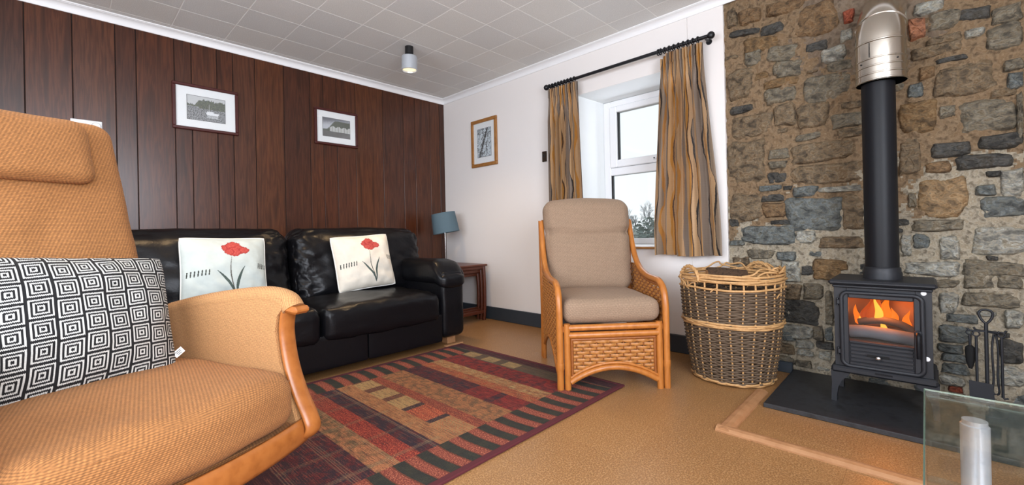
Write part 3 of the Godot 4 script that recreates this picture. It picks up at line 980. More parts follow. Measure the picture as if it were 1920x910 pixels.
# ---------------------------------------------------------------- tweed armchair
func build_armchair() -> void:
	var turn := atan2(0.936, -0.352)
	var c := thing("armchair", "tan tweed high backed armchair with bent wooden arms", "armchair", Vector3(2.525, 0, 2.772), turn)
	var w1 := wrinkle(0.007, 5.0, 61)
	var seat := Mb.new()
	seat.soft(Vector3(0.318, 0.082, 0.31), 0.06, 24, func(p: Vector3, t: Vector3) -> Vector3:
		var q := p + Vector3(0, 0.362, -0.285)
		q.z += 0.055 * (1.0 - t.x * t.x) * smoothstep(-0.2, 1.0, t.z)
		q.y += 0.022 * (1.0 - t.x * t.x) * (1.0 - t.z * t.z) * maxf(t.y, 0.0)
		return q + Vector3(0, 1, 0.4) * w1.call(q))
	var sc := obj("seat_cushion", seat, M.tweed, c)
	var seam := []
	for i in 25:
		var x := -0.30 + 0.6 * i / 24.0
		seam.append(Vector3(x, 0.412, 0.024 + 0.046 * (1.0 - pow(x / 0.318, 2.0)) - 0.028 * pow(absf(x) / 0.3, 6.0)))
	obj("seam", piped(seam, 0.003, 5), M.tweed, sc)
	# leaning back with rounded top
	var w2 := wrinkle(0.009, 4.0, 63)
	var lean := tan(deg_to_rad(17.0))
	var back := Mb.new()
	back.soft(Vector3(0.26, 0.455, 0.065), 0.055, 26, func(p: Vector3, t: Vector3) -> Vector3:
		var y := p.y + 0.852
		var q := Vector3(p.x * (1.0 + 0.07 * (1.0 - t.y) * 0.5), y, p.z - 0.655 - (y - 0.42) * lean)
		q.z += 0.02 * (1.0 - t.x * t.x) * (1.0 - t.y * t.y) * maxf(t.z, 0.0)
		var d := Vector2(p.x - 0.01, y - 0.885).length()
		q.z -= 0.016 * exp(-d * d / 0.0012) * maxf(t.z, 0.0)
		return q + Vector3(0, 0, 1) * w2.call(q))
	var bk := obj("backrest", back, M.tweed, c)
	var face_b := Basis(Vector3.RIGHT, -deg_to_rad(17.0))
	obj("button", turned([Vector2(0.014, 0), Vector2(0.017, 0.004), Vector2(0.014, 0.010), Vector2(0.006, 0.0125), Vector2(0.0, 0.013)], 16, Transform3D(face_b * Basis(Vector3.RIGHT, PI / 2), Vector3(0.01, 0.885, -0.6 - 0.465 * lean + 0.004)), 2.0), M.tweed_pale, bk)
	var w3 := wrinkle(0.006, 6.0, 65)
	var head := Mb.new()
	head.soft(Vector3(0.168, 0.114, 0.055), 0.045, 18, func(p: Vector3, t: Vector3) -> Vector3:
		var y := p.y + 1.176
		var q := Vector3(p.x - 0.012, y, p.z - 0.572 - (y - 0.42) * lean)
		q.z += 0.012 * (1.0 - t.x * t.x) * (1.0 - t.y * t.y) * maxf(t.z, 0.0)
		return q + Vector3(0.3, 0.3, 1) * w3.call(q))
	obj("head_pillow", head, M.tweed, c)
	# upholstered sides and bent wood
	for s in [1.0, -1.0]:
		var ax: float = 0.335 if s > 0 else -0.372
		var pl := PackedVector2Array([Vector2(-0.66, 0.26), Vector2(-0.66, 0.60), Vector2(-0.5, 0.63), Vector2(-0.34, 0.655), Vector2(-0.2, 0.672), Vector2(-0.09, 0.678), Vector2(-0.03, 0.668), Vector2(-0.02, 0.645), Vector2(-0.052, 0.61), Vector2(-0.062, 0.56), Vector2(-0.045, 0.46), Vector2(-0.01, 0.37), Vector2(0.03, 0.27)])
		var side := Mb.new()
		side.prism(pl, 0.064, Transform3D(Basis(Vector3(0, 0, 1), Vector3(0, 1, 0), Vector3(1, 0, 0)), Vector3(ax - 0.032, 0, 0)))
		var top := []
		for q in [Vector2(-0.66, 0.598), Vector2(-0.5, 0.63), Vector2(-0.34, 0.655), Vector2(-0.2, 0.671), Vector2(-0.1, 0.676), Vector2(-0.035, 0.662), Vector2(-0.014, 0.64)]:
			top.append(Vector3(ax, q.y - 0.008, q.x))
		side.tube(smooth_path(top, 5), 0.034, 12)
		obj("side_panel", side, M.tweed_pale, c)
		var path := smooth_path([Vector3(ax, 0.628, -0.036), Vector3(ax, 0.56, -0.047), Vector3(ax, 0.46, -0.03), Vector3(ax, 0.37, 0.006), Vector3(ax, 0.30, 0.048), Vector3(ax, 0.262, 0.062), Vector3(ax, 0.238, 0.045), Vector3(ax, 0.232, 0.015)], 6)
		var up := obj("arm_upright", piped(path, 0.029, 12, false, 0.42), M.honey, c)
		obj("arm_cap", boxed(Vector3(ax, 0.634, -0.012), Vector3(0.062, 0.024, 0.082), 0.009, Basis(Vector3.RIGHT, 0.12)), M.honey, up)
		for z in [-0.34, -0.62]:
			obj("leg", turned([Vector2(0.015, 0.012), Vector2(0.024, 0.25)], 12, Transform3D(Basis.IDENTITY, Vector3(0.27 * s, 0, z))), M.honey, c)
		obj("side_rail", span(Vector3(ax - 0.03, 0.225, -0.66), Vector3(ax + 0.03, 0.262, -0.02), 0.008), M.honey, c)
	var rail := []
	for i in 17:
		var x := -0.335 + 0.67 * i / 16.0
		rail.append(Vector3(x, 0.252, 0.028 + 0.05 * (1.0 - pow(x / 0.335, 2.0))))
	obj("front_rail", piped(rail, 0.04, 10, false, 0.4), M.honey, c)
	obj("back_rail", span(Vector3(-0.33, 0.225, -0.67), Vector3(0.33, 0.275, -0.64), 0.006), M.honey, c)
	obj("seat_webbing", span(Vector3(-0.31, 0.262, -0.64), Vector3(0.31, 0.278, 0.03)), M.tweed, c)
	# the black and white cushion resting on it
	var cu := thing("diamond_cushion", "black and white woven cushion with nested diamond pattern on the tweed armchair", "cushion")
	cu.transform = c.transform * Transform3D(Basis(Vector3.RIGHT, -deg_to_rad(19.0)) * Basis(Vector3.BACK, -0.07), Vector3(-0.03, 0.622, -0.50))
	var pm := mat(Color.WHITE, 0.9)
	pm.albedo_texture = painted(640, 512, func(u: float, v: float) -> Color:
		var x := u * 9.8
		var y := v * 7.2 + 0.30 * x * 0.28
		var col := int(floor(x))
		y += 0.18 * (col % 2)
		var a := absf(fmod(x, 1.0) - 0.5)
		var b := absf(fmod(y + 4.0, 1.0) - 0.5)
		var zig := 0.012 * (1.0 if fmod(u * 150.0, 1.0) < 0.5 else -1.0)
		var d := maxf(a, b + zig) * 2.0
		var ring := fmod(d * 3.3 + 0.1, 1.0)
		var on := ring > 0.52
		if d > 0.94:
			on = false
		var l := 0.78 + 0.10 * sin(v * 900.0) if on else 0.05 + 0.02 * sin(u * 700.0)
		return Color(l, l, l * 0.975) if on else Color(l, l, l * 1.15))
	obj("cover", cushion_shape(Vector2(0.54, 0.42), 0.19, 34, wrinkle(0.014, 6.0, 71), 0.03), pm, cu)
	var tg := obj("care_label", boxed(Vector3(0.272, -0.135, 0.012), Vector3(0.034, 0.021, 0.001), 0.0, Basis(Vector3.BACK, 0.6)), M.card, cu)
	for k in 3:
		obj("print_line", boxed(Vector3(0.272, -0.135, 0.012) + Basis(Vector3.BACK, 0.6) * Vector3(0, 0.005 - 0.005 * k, 0.0009), Vector3(0.022 - 0.004 * k, 0.0016, 0.0006), 0.0, Basis(Vector3.BACK, 0.6)), M.black, tg)

# ---------------------------------------------------------------- rattan chair
func woven(parent: Node3D, a0: float, a1: float, b0: float, b1: float, inside: Callable, place: Callable, pa: float, pb: float, called := "woven_panel") -> void:
	var holder := Node3D.new()
	holder.name = called
	parent.add_child(holder, true)
	var row := 0
	var b := b0 + pb * 0.5
	while b < b1:
		var run := []
		var a := a0
		while a <= a1 + pa * 0.3:
			var ok: bool = a <= a1 and inside.call(a, b)
			if ok:
				run.append(place.call(a, b, 0.0052 * sin(PI * (a - a0) / pa + (row % 2) * PI)))
			if not ok or a + pa * 0.2 > a1 + pa * 0.3:
				if run.size() > 3:
					obj("strand", piped(run, pb * 0.5, 6, false, 0.34), M.cane_strand, holder)
				run = []
			a += pa * 0.2
		b += pb
		row += 1
	var k := 0
	var s := a0 + pa * 0.5
	while s < a1:
		var run := []
		var y := b0
		while y < b1:
			if inside.call(s, y):
				run.append(place.call(s, y, 0.0))
			y += 0.02
		if run.size() > 1:
			obj("stake", piped(run, 0.0036, 5), M.cane_dark, holder)
		s += pa
		k += 1

func build_rattan_chair() -> void:
	var c := thing("rattan_chair", "honey coloured rattan armchair with beige cushions by the window", "armchair", Vector3(2.6445, 0, 0.918), atan2(0.727, 0.687))
	var R := 0.0165
	var arch := func(x: float) -> float: return 0.052 + 0.072 * (1.0 - pow(x / 0.235, 2.0))
	var side_arch := func(z: float) -> float: return 0.10 + 0.13 * sin(clampf((-z - 0.03) / 0.62, 0, 1) * PI)
	var arm_path := [Vector3(0, 0.0, 0.0), Vector3(0, 0.30, 0.0), Vector3(0, 0.46, -0.004), Vector3(0, 0.535, -0.03), Vector3(0, 0.572, -0.09), Vector3(0, 0.578, -0.18), Vector3(0, 0.585, -0.30), Vector3(0, 0.625, -0.44), Vector3(0, 0.73, -0.55), Vector3(0, 0.93, -0.635)]
	var arm_y := func(z: float) -> float:
		for i in range(3, arm_path.size() - 1):
			if z <= arm_path[i].z and z >= arm_path[i + 1].z:
				return lerpf(arm_path[i].y, arm_path[i + 1].y, (z - arm_path[i].z) / (arm_path[i + 1].z - arm_path[i].z))
		return 0.5
	for s in [-1.0, 1.0]:
		var p := arm_path.map(func(q: Vector3) -> Vector3: return q + (Vector3(0, 0.0118, 0) if s < 0 and q.y < 0.01 else Vector3.ZERO) + Vector3(s * (0.293 + 0.012 * smoothstep(0.0, 0.5, -q.z)), 0, 0))
		obj("arm_pole", piped(smooth_path(p, 7), R * 1.12, 10), M.cane, c)
		var p2 := arm_path.slice(1).map(func(q: Vector3) -> Vector3: return q + Vector3(s * (0.289 + 0.012 * smoothstep(0.0, 0.5, -q.z)), -0.024, -0.022 if q.y < 0.5 else 0.006))
		obj("arm_lining", piped(smooth_path(p2, 6), 0.008, 8), M.cane_dark, c)
		obj("leg", piped([Vector3(s * 0.253, 0.0118 if s < 0 else 0.0, 0.004), Vector3(s * 0.253, 0.365, 0.004)], R * 1.05, 10), M.cane, c)
		obj("leg", piped([Vector3(s * 0.30, 0, -0.675), Vector3(s * 0.30, 0.3, -0.65), Vector3(s * 0.305, 0.94, -0.65)], R * 1.1, 10), M.cane, c)
		obj("leg", piped([Vector3(s * 0.30, 0, -0.635), Vector3(s * 0.30, 0.5, -0.615)], R * 0.9, 10), M.cane, c)
		obj("leg_binding", turned([Vector2(R * 1.2, 0), Vector2(R * 1.27, 0.008), Vector2(R * 1.27, 0.03), Vector2(R * 1.2, 0.038)], 12, Transform3D(Basis.IDENTITY, Vector3(s * 0.293, 0.115, 0))), M.cane, c)
		var sa := []
		for i in 15:
			var z := -0.02 - 0.61 * i / 14.0
			sa.append(Vector3(s * 0.297, side_arch.call(z) - 0.012, z))
		obj("side_arch", piped(sa, R * 0.75, 8), M.cane, c)
		obj("side_rail", piped([Vector3(s * 0.27, 0.335, 0.0), Vector3(s * 0.27, 0.335, -0.64)], R, 8), M.cane, c)
		woven(c, 0.025, 0.60, 0.09, 0.64, func(a: float, b: float) -> bool: return b > side_arch.call(-a) and b < arm_y.call(-a) - 0.028, func(a: float, b: float, n: float) -> Vector3: return Vector3(s * (0.294 + 0.01 * smoothstep(0.0, 0.5, a)) + n, b, -a), 0.034, 0.0185)
		obj("panel_post", piped([Vector3(s * 0.228, arch.call(0.21), 0.002), Vector3(s * 0.228, 0.285, 0.002)], 0.009, 8), M.cane_dark, c)
	for y in [0.343, 0.303]:
		obj("front_rail", piped([Vector3(-0.245, y, 0.004), Vector3(0.245, y, 0.004)], R * 1.05, 10), M.cane, c)
	obj("panel_rail", piped([Vector3(-0.23, 0.279, 0.004), Vector3(0.23, 0.279, 0.004)], 0.008, 8), M.cane_dark, c)
	obj("back_rail", piped([Vector3(-0.3, 0.335, -0.64), Vector3(0.3, 0.335, -0.64)], R, 8), M.cane, c)
	obj("back_rail", piped([Vector3(-0.3, 0.93, -0.655), Vector3(0.3, 0.93, -0.655)], R, 8), M.cane, c)
	for e in [[0.0, R * 1.0], [0.024, 0.008]]:
		var ap := []
		for i in 21:
			var x := -0.238 + 0.476 * i / 20.0
			ap.append(Vector3(x, arch.call(x) + e[0], 0.004))
		obj("front_arch", piped(ap, e[1], 8), M.cane, c)
	woven(c, -0.222, 0.222, 0.06, 0.275, func(a: float, b: float) -> bool: return b > arch.call(a) + 0.022, func(a: float, b: float, n: float) -> Vector3: return Vector3(a, b, n), 0.037, 0.0193)
	# cushions
	var w1 := wrinkle(0.006, 7.0, 81)
	var seat := Mb.new()
	seat.soft(Vector3(0.272, 0.066, 0.295), 0.055, 22, func(p: Vector3, t: Vector3) -> Vector3:
		var q := p + Vector3(0, 0.424, -0.29)
		q.y += 0.014 * (1.0 - t.x * t.x) * (1.0 - t.z * t.z) * signf(t.y)
		return q + Vector3(0, 1, 0.5) * w1.call(q))
	obj("seat_cushion", seat, M.beige, c)
	var w2 := wrinkle(0.008, 5.0, 83)
	var back := Mb.new()
	back.soft(Vector3(0.285, 0.30, 0.075), 0.068, 28, func(p: Vector3, t: Vector3) -> Vector3:
		var y := p.y + 0.768
		var q := Vector3(p.x * (1.0 + 0.035 * t.y), y, p.z - 0.535 - (y - 0.47) * 0.16)
		q.y += 0.022 * (1.0 - t.x * t.x) * maxf(t.y, 0.0)
		q.z += 0.03 * (1.0 - t.x * t.x) * (1.0 - t.y * t.y) * maxf(t.z, 0.0)
		var crease := y - (0.855 - 0.025 * (1.0 - t.x * t.x))
		q.z -= 0.042 * exp(-crease * crease / 0.0003) * maxf(t.z, 0.0)
		q.x *= 1.0 - 0.03 * exp(-crease * crease / 0.0006)
		return q + Vector3(0.2, 0.2, 1) * w2.call(q))
	obj("back_cushion", back, M.beige, c)

# ---------------------------------------------------------------- rug
func build_rug() -> void:
	var x0 := 1.257
	var z0 := 0.841
	var W := 1.408
	var L := 2.05
	var o := Vector3(x0 + W / 2, 0, z0 + L / 2)
	var r := thing("rug", "red patchwork rug with striped borders on the cork floor", "rug", o)
	var n := FastNoiseLite.new()
	n.seed = 5
	n.frequency = 6.0
	n.fractal_octaves = 4
	var plum := rgb(78, 30, 36)
	var cream := rgb(196, 168, 110)
	var tan_ := rgb(178, 124, 78)
	var red := rgb(142, 38, 34)
	var orange := rgb(176, 84, 52)
	var navy := rgb(50, 36, 48)
	var wine := rgb(88, 30, 36)
	var olive := rgb(112, 92, 62)
	var darkgreen := rgb(46, 46, 40)
	var speck := func(u: float, v: float, k: float) -> float: return n.get_noise_2d(u * k, v * k)
	var tex := painted(704, 1024, func(a: float, b: float) -> Color:
		var u := a * W
		var v := b * L
		var c := plum
		var m: float = speck.call(u, v, 3.0)
		var f: float = speck.call(u, v, 22.0)
		var ru := u if u < W / 2 else W - u
		if ru < 0.03 or v < 0.03 or v > L - 0.03:
			c = plum
		elif ru < 0.225 and v > 0.10:
			# striped border: dark and pink bars running across
			var k := fmod(v + 0.01 * sin(u * 14.0), 0.104) / 0.104
			if k < 0.47:
				c = darkgreen.lerp(rgb(60, 58, 44), clampf(m + 0.4, 0, 1))
			else:
				c = rgb(142, 62, 48).lerp(rgb(190, 116, 86), clampf(f * 1.6 + 0.25, 0, 1))
				if k < 0.54 or k > 0.95:
					c = rgb(122, 62, 42)
		else:
			var vv := fmod(v, 1.62) if v > 1.62 else v
			if vv < 0.09:
				c = plum.lerp(navy, 0.3)
			elif vv < 0.205:
				c = rgb(112, 100, 74).lerp(rgb(76, 66, 56), clampf(f * 2.0 + 0.4, 0, 1))
				var pu := fmod(u - 0.22, 0.19)
				if u > 0.2 and u < 0.8 and pu > 0.02 and pu < 0.14 and vv > 0.105 and vv < 0.19:
					c = cream.lerp(c, clampf(f * 1.5, 0, 0.6))
			elif vv < 0.36:
				c = red.lerp(wine, clampf(m * 1.6 + 0.2 + u * 0.1, 0, 1))
			elif vv < 0.45:
				c = tan_.lerp(cream, clampf(m + 0.25, 0, 1))
			elif vv < 0.525:
				c = orange.lerp(tan_, clampf(f + m + 0.3, 0, 1))
			elif vv < 0.66:
				c = wine.lerp(navy, clampf(m * 2.0 + 0.3, 0, 1))
				if u > 0.8 and u < 0.97 or u > 1.02:
					c = red.lerp(wine, clampf(m + 0.2, 0, 1))
			elif vv < 0.82:
				c = tan_.lerp(olive, clampf(m * 1.8 + 0.2, 0, 0.8)).lerp(orange, clampf(f, 0, 0.5))
			elif vv < 0.885:
				c = red.lerp(tan_, clampf(f * 1.8 + 0.35, 0, 0.8))
			elif vv < 1.0:
				c = rgb(120, 60, 50).lerp(olive, clampf(f * 2.0 + 0.3, 0, 1))
				if u > 0.24 and u < 0.37 or u > 0.43 and u < 0.56 or u > 0.61 and u < 0.75:
					c = cream.lerp(tan_, clampf(f + 0.2, 0, 1))
				elif u > 0.79 and u < 0.955:
					c = rgb(186, 66, 44).lerp(rgb(208, 140, 90), clampf(f * 2.0 + 0.2, 0, 1))
				elif u > 0.99:
					c = cream.lerp(orange, clampf(f * 2.0 + 0.3, 0, 1))
				if absf(u - 0.77) < 0.016 or absf(u - 0.973) < 0.016:
					c = navy.lerp(olive, clampf(f * 2.0, 0, 1))
			elif vv < 1.09:
				c = tan_.lerp(rgb(196, 146, 96), clampf(m + 0.3, 0, 1)).lerp(orange, clampf(f * 0.9, 0, 0.4))
			elif vv < 1.18:
				c = navy.lerp(wine, clampf(m * 1.5 + u * 0.3, 0, 1))
			elif vv < 1.27:
				c = red.lerp(rgb(200, 96, 64), clampf(f * 2.2 + u * 0.3 - 0.1, 0, 1)).lerp(olive, clampf(0.6 - u, 0, 0.6))
			elif vv < 1.37:
				c = olive.lerp(rgb(196, 128, 84), clampf(u - 0.25 + m, 0, 1))
			else:
				c = navy.lerp(wine, clampf(m * 2.5 + 0.5, 0, 1)).lerp(red, clampf(f * 1.4, 0, 0.4))
			# the weft runs across: streaks of neighbouring yarn
			var st := n.get_noise_2d(u * 1.2, v * 34.0)
			c = c.lerp(rgb(60, 34, 34), clampf(st * 1.5 - 0.1, 0, 0.55)).lerp(rgb(186, 110, 72), clampf(-st * 1.3 - 0.15, 0, 0.45))
			# fine plaid lines
			if vv > 1.05 and (absf(fmod(u, 0.205) - 0.1) < 0.014 and fmod(u, 0.0095) < 0.004):
				c = c.lerp(rgb(150, 130, 96), 0.6)
			if (absf(vv - 1.11) < 0.012 or vv > 1.27 and absf(fmod(vv, 0.17) - 0.08) < 0.02) and fmod(vv, 0.0095) < 0.0042:
				c = c.lerp(rgb(156, 132, 98), 0.55)
		var g := 0.70 + 0.34 * (f * 0.9 + 0.4) + 0.06 * sin(v * 900.0)
		return Color(c.r * g, c.g * g, c.b * g))
	var m2 := mat(Color.WHITE, 0.97)
	m2.albedo_texture = tex
	var pile := Mb.new()
	pile.box(o + Vector3(0, 0.005, 0), Vector3(W - 0.04, 0.010, L - 0.04), 0.002)
	for i in pile.v.size():
		pile.uv[i] = Vector2((pile.v[i].x - x0) / W, (pile.v[i].z - z0) / L)
	obj("pile", pile, m2, r, o)
	var bm := mat(rgb(84, 30, 36), 0.95)
	for e in [[x0, z0, x0 + W, z0 + 0.022], [x0, z0 + L - 0.022, x0 + W, z0 + L], [x0, z0 + 0.022, x0 + 0.022, z0 + L - 0.022], [x0 + W - 0.03, z0 + 0.022, x0 + W, z0 + L - 0.022]]:
		obj("binding", span(Vector3(e[0], 0, e[1]), Vector3(e[2], 0.0115, e[3]), 0.003), bm, r, o)

# ---------------------------------------------------------------- stove
func flame(at: Vector3, h: float, w: float, lean: float, ph: float) -> Mb:
	var m := Mb.new()
	m.grid(func(s: float, t: float) -> Vector3:
		var a := s * TAU
		var prof := pow(sin(PI * pow(t, 0.55)), 0.9) * (1.0 - 0.35 * t) if t > 0.0 and t < 1.0 else 0.0
		var x := cos(a) * w * 0.5 * prof + lean * t * t * h + 0.12 * w * sin(t * 7.0 + ph)
		return at + Vector3(x, t * h, -sin(a) * w * 0.22 * prof), 10, 12, true)
	return m

func build_stove() -> void:
	var o := Vector3(3.722, 0.022, 0.27)
	var s := thing("wood_stove", "black cast iron wood burning stove with a lit fire", "stove", o)
	obj("top_plate", span(Vector3(3.534, 0.584, 0.10), Vector3(3.910, 0.607, 0.445), 0.009), M.iron, s, o)
	obj("top_rim", span(Vector3(3.548, 0.570, 0.115), Vector3(3.896, 0.584, 0.425), 0.004), M.iron, s, o)
	obj("back_plate", span(Vector3(3.556, 0.19, 0.12), Vector3(3.888, 0.575, 0.135)), M.iron, s, o)
	for x in [3.552, 3.878]:
		obj("side_plate", span(Vector3(x, 0.19, 0.12), Vector3(x + 0.014, 0.575, 0.40)), M.iron, s, o)
	obj("base_plate", span(Vector3(3.538, 0.166, 0.105), Vector3(3.906, 0.196, 0.43), 0.008), M.iron, s, o)
	for e in [[3.552, 0.195, 3.60, 0.575], [3.84, 0.195, 3.892, 0.575], [3.60, 0.532, 3.84, 0.575], [3.60, 0.195, 3.84, 0.308]]:
		obj("front_plate", span(Vector3(e[0], e[1], 0.392), Vector3(e[2], e[3], 0.405), 0.001), M.iron, s, o)
	# firebox
	obj("firebrick", span(Vector3(3.57, 0.30, 0.138), Vector3(3.874, 0.56, 0.16), 0.003), mat(rgb(150, 118, 86), 0.9), s, o)
	for x in [3.568, 3.862]:
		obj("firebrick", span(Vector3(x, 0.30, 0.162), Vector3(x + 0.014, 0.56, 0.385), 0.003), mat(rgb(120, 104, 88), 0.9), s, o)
	obj("grate", span(Vector3(3.57, 0.285, 0.14), Vector3(3.874, 0.315, 0.388), 0.003), M.soot, s, o)
	obj("throat_plate", span(Vector3(3.57, 0.545, 0.20), Vector3(3.874, 0.56, 0.388)), M.soot, s, o)
	# door
	var d := obj("door", span(Vector3(3.586, 0.208, 0.405), Vector3(3.608, 0.545, 0.42), 0.003), M.iron, s, o)
	for e in [[3.833, 0.208, 3.858, 0.545], [3.608, 0.523, 3.833, 0.545], [3.608, 0.208, 3.833, 0.222], [3.608, 0.311, 3.833, 0.322]]:
		obj("door_bar", span(Vector3(e[0], e[1], 0.405), Vector3(e[2], e[3], 0.42), 0.003), M.iron, d, o)
	var ring := []
	var cr := [[3.835, 0.522], [3.608, 0.522], [3.608, 0.23], [3.835, 0.23]]
	for k in 4:
		for i in 7:
			var a := PI / 2 * (k + i / 6.0)
			ring.append(Vector3(cr[k][0] + cos(a) * 0.026, cr[k][1] + sin(a) * 0.026, 0.418))
	obj("door_moulding", piped(ring, 0.0095, 8, true), M.iron, d, o)
	obj("door_glass", span(Vector3(3.607, 0.320, 0.409), Vector3(3.834, 0.524, 0.413)), M.stove_glass, d, o)
	obj("lower_panel", span(Vector3(3.608, 0.222, 0.405), Vector3(3.833, 0.311, 0.411)), M.iron, d, o)
	for k in 5:
		obj("lower_slat", span(Vector3(3.611, 0.225 + k * 0.0172, 0.411), Vector3(3.83, 0.2385 + k * 0.0172, 0.4165), 0.002), M.iron, d, o)
	obj("air_slot_shade", span(Vector3(3.672, 0.2545, 0.4165), Vector3(3.75, 0.2665, 0.4175), 0.0), M.soot, d, o)  # dark strip laid on the slats, painting the shade inside the slot
	obj("air_knob", turned([Vector2(0.004, 0), Vector2(0.004, 0.012), Vector2(0.0095, 0.016), Vector2(0.0105, 0.022), Vector2(0.008, 0.027), Vector2(0, 0.028)], 18, Transform3D(Basis(Vector3.RIGHT, PI / 2), Vector3(3.713, 0.2575, 0.415)), 1.2), M.chrome, d, o)
	var hp := smooth_path([Vector3(3.846, 0.388, 0.425), Vector3(3.847, 0.384, 0.444), Vector3(3.847, 0.36, 0.452), Vector3(3.847, 0.31, 0.452), Vector3(3.847, 0.285, 0.448)], 5)
	obj("door_handle", piped(hp, 0.0075, 10), M.pipe, d, o)
	obj("handle_boss", turned([Vector2(0.014, 0), Vector2(0.014, 0.008), Vector2(0.01, 0.012)], 14, Transform3D(Basis(Vector3.RIGHT, PI / 2), Vector3(3.846, 0.388, 0.419))), M.iron, d, o)
	for y in [0.50, 0.265]:
		obj("hinge", span(Vector3(3.562, y - 0.012, 0.405), Vector3(3.592, y + 0.012, 0.424), 0.004), M.iron, s, o)
		obj("hinge_pin", turned([Vector2(0.0055, -0.018), Vector2(0.0055, 0.018)], 10, Transform3D(Basis.IDENTITY, Vector3(3.566, y, 0.412))), M.iron, s, o)
	obj("maker_plate", span(Vector3(3.70, 0.182, 0.43), Vector3(3.76, 0.19, 0.4325), 0.001), M.pipe, s, o)
	for e in [[3.866, 0.562, 0.405], [3.873, 0.279, 0.405]]:
		var dsc := obj("thermometer_disc", turned([Vector2(0.0095, 0), Vector2(0.0095, 0.003), Vector2(0.008, 0.0045), Vector2(0, 0.0045)], 18, Transform3D(Basis(Vector3.RIGHT, PI / 2), Vector3(e[0], e[1], e[2]))), M.white_disc, s, o)
		dsc.name = "white_disc"
	# splayed legs
	for sx in [-1.0, 1.0]:
		for z in [0.125, 0.37]:
			var pl := PackedVector2Array([Vector2(0.188, 0.172), Vector2(0.11, 0.172), Vector2(0.118, 0.155), Vector2(0.145, 0.125), Vector2(0.16, 0.09), Vector2(0.166, 0.05), Vector2(0.166, 0.022), Vector2(0.188, 0.022), Vector2(0.186, 0.06), Vector2(0.184, 0.11)])
			for i in pl.size():
				pl[i].x *= sx
			var lg := Mb.new()
			lg.prism(pl, 0.045, Transform3D(Basis.IDENTITY, Vector3(3.722, 0, z)))
			obj("leg", lg, M.iron, s, o)
	# burning logs, embers and flames
	var ash := mat(rgb(92, 95, 100), 0.95)
	var char_ := mat(rgb(58, 54, 52), 0.95)
	obj("burning_log", piped(smooth_path([Vector3(3.60, 0.345, 0.30), Vector3(3.68, 0.35, 0.305), Vector3(3.80, 0.342, 0.31), Vector3(3.845, 0.338, 0.315)], 5), 0.03, 12), ash, s, o)
	obj("burning_log", piped(smooth_path([Vector3(3.63, 0.385, 0.25), Vector3(3.71, 0.405, 0.265), Vector3(3.79, 0.395, 0.285), Vector3(3.84, 0.365, 0.30)], 5), [0.016, 0.017, 0.018, 0.018, 0.018, 0.018, 0.018, 0.018, 0.018, 0.017, 0.017, 0.016, 0.016, 0.015, 0.014, 0.013], 10), char_, s, o)
	obj("burning_log", piped([Vector3(3.59, 0.335, 0.21), Vector3(3.85, 0.345, 0.215)], 0.028, 12), char_, s, o)
	var glow := func(c: Color, e: float) -> StandardMaterial3D:
		var m := mat(Color.BLACK, 1.0)
		m.emission_enabled = true
		m.emission = c
		m.emission_energy_multiplier = e
		return m
	var core: StandardMaterial3D = glow.call(rgb(255, 170, 60), 1.25)
	var mid: StandardMaterial3D = glow.call(rgb(255, 112, 20), 1.0)
	var deep: StandardMaterial3D = glow.call(rgb(214, 76, 12), 0.6)
	var fm := [mid, core, deep, core, mid, deep, mid, core, mid]
	var fl := [[3.625, 0.37, 0.10, 0.035, -0.1], [3.643, 0.37, 0.085, 0.026, 0.1], [3.69, 0.39, 0.16, 0.06, 0.05], [3.707, 0.395, 0.125, 0.036, -0.1], [3.73, 0.395, 0.135, 0.05, 0.12], [3.66, 0.38, 0.13, 0.05, 0.15], [3.765, 0.385, 0.085, 0.035, -0.1], [3.722, 0.345, 0.07, 0.03, 0.05], [3.805, 0.37, 0.09, 0.036, 0.1]]
	for i in fl.size():
		var e: Array = fl[i]
		obj("flame", flame(Vector3(e[0], e[1], 0.235 + 0.012 * (i % 4)), e[2], e[3], e[4], i * 1.7), fm[i], s, o)
	var l := OmniLight3D.new()
	l.name = "fire_light"
	l.light_color = rgb(255, 128, 40)
	l.light_energy = FIRE
	l.light_size = 0.04
	l.omni_range = 8.0
	l.omni_attenuation = 2.0
	l.shadow_enabled = true
	add_child(l)
	l.position = Vector3(3.715, 0.47, 0.30)

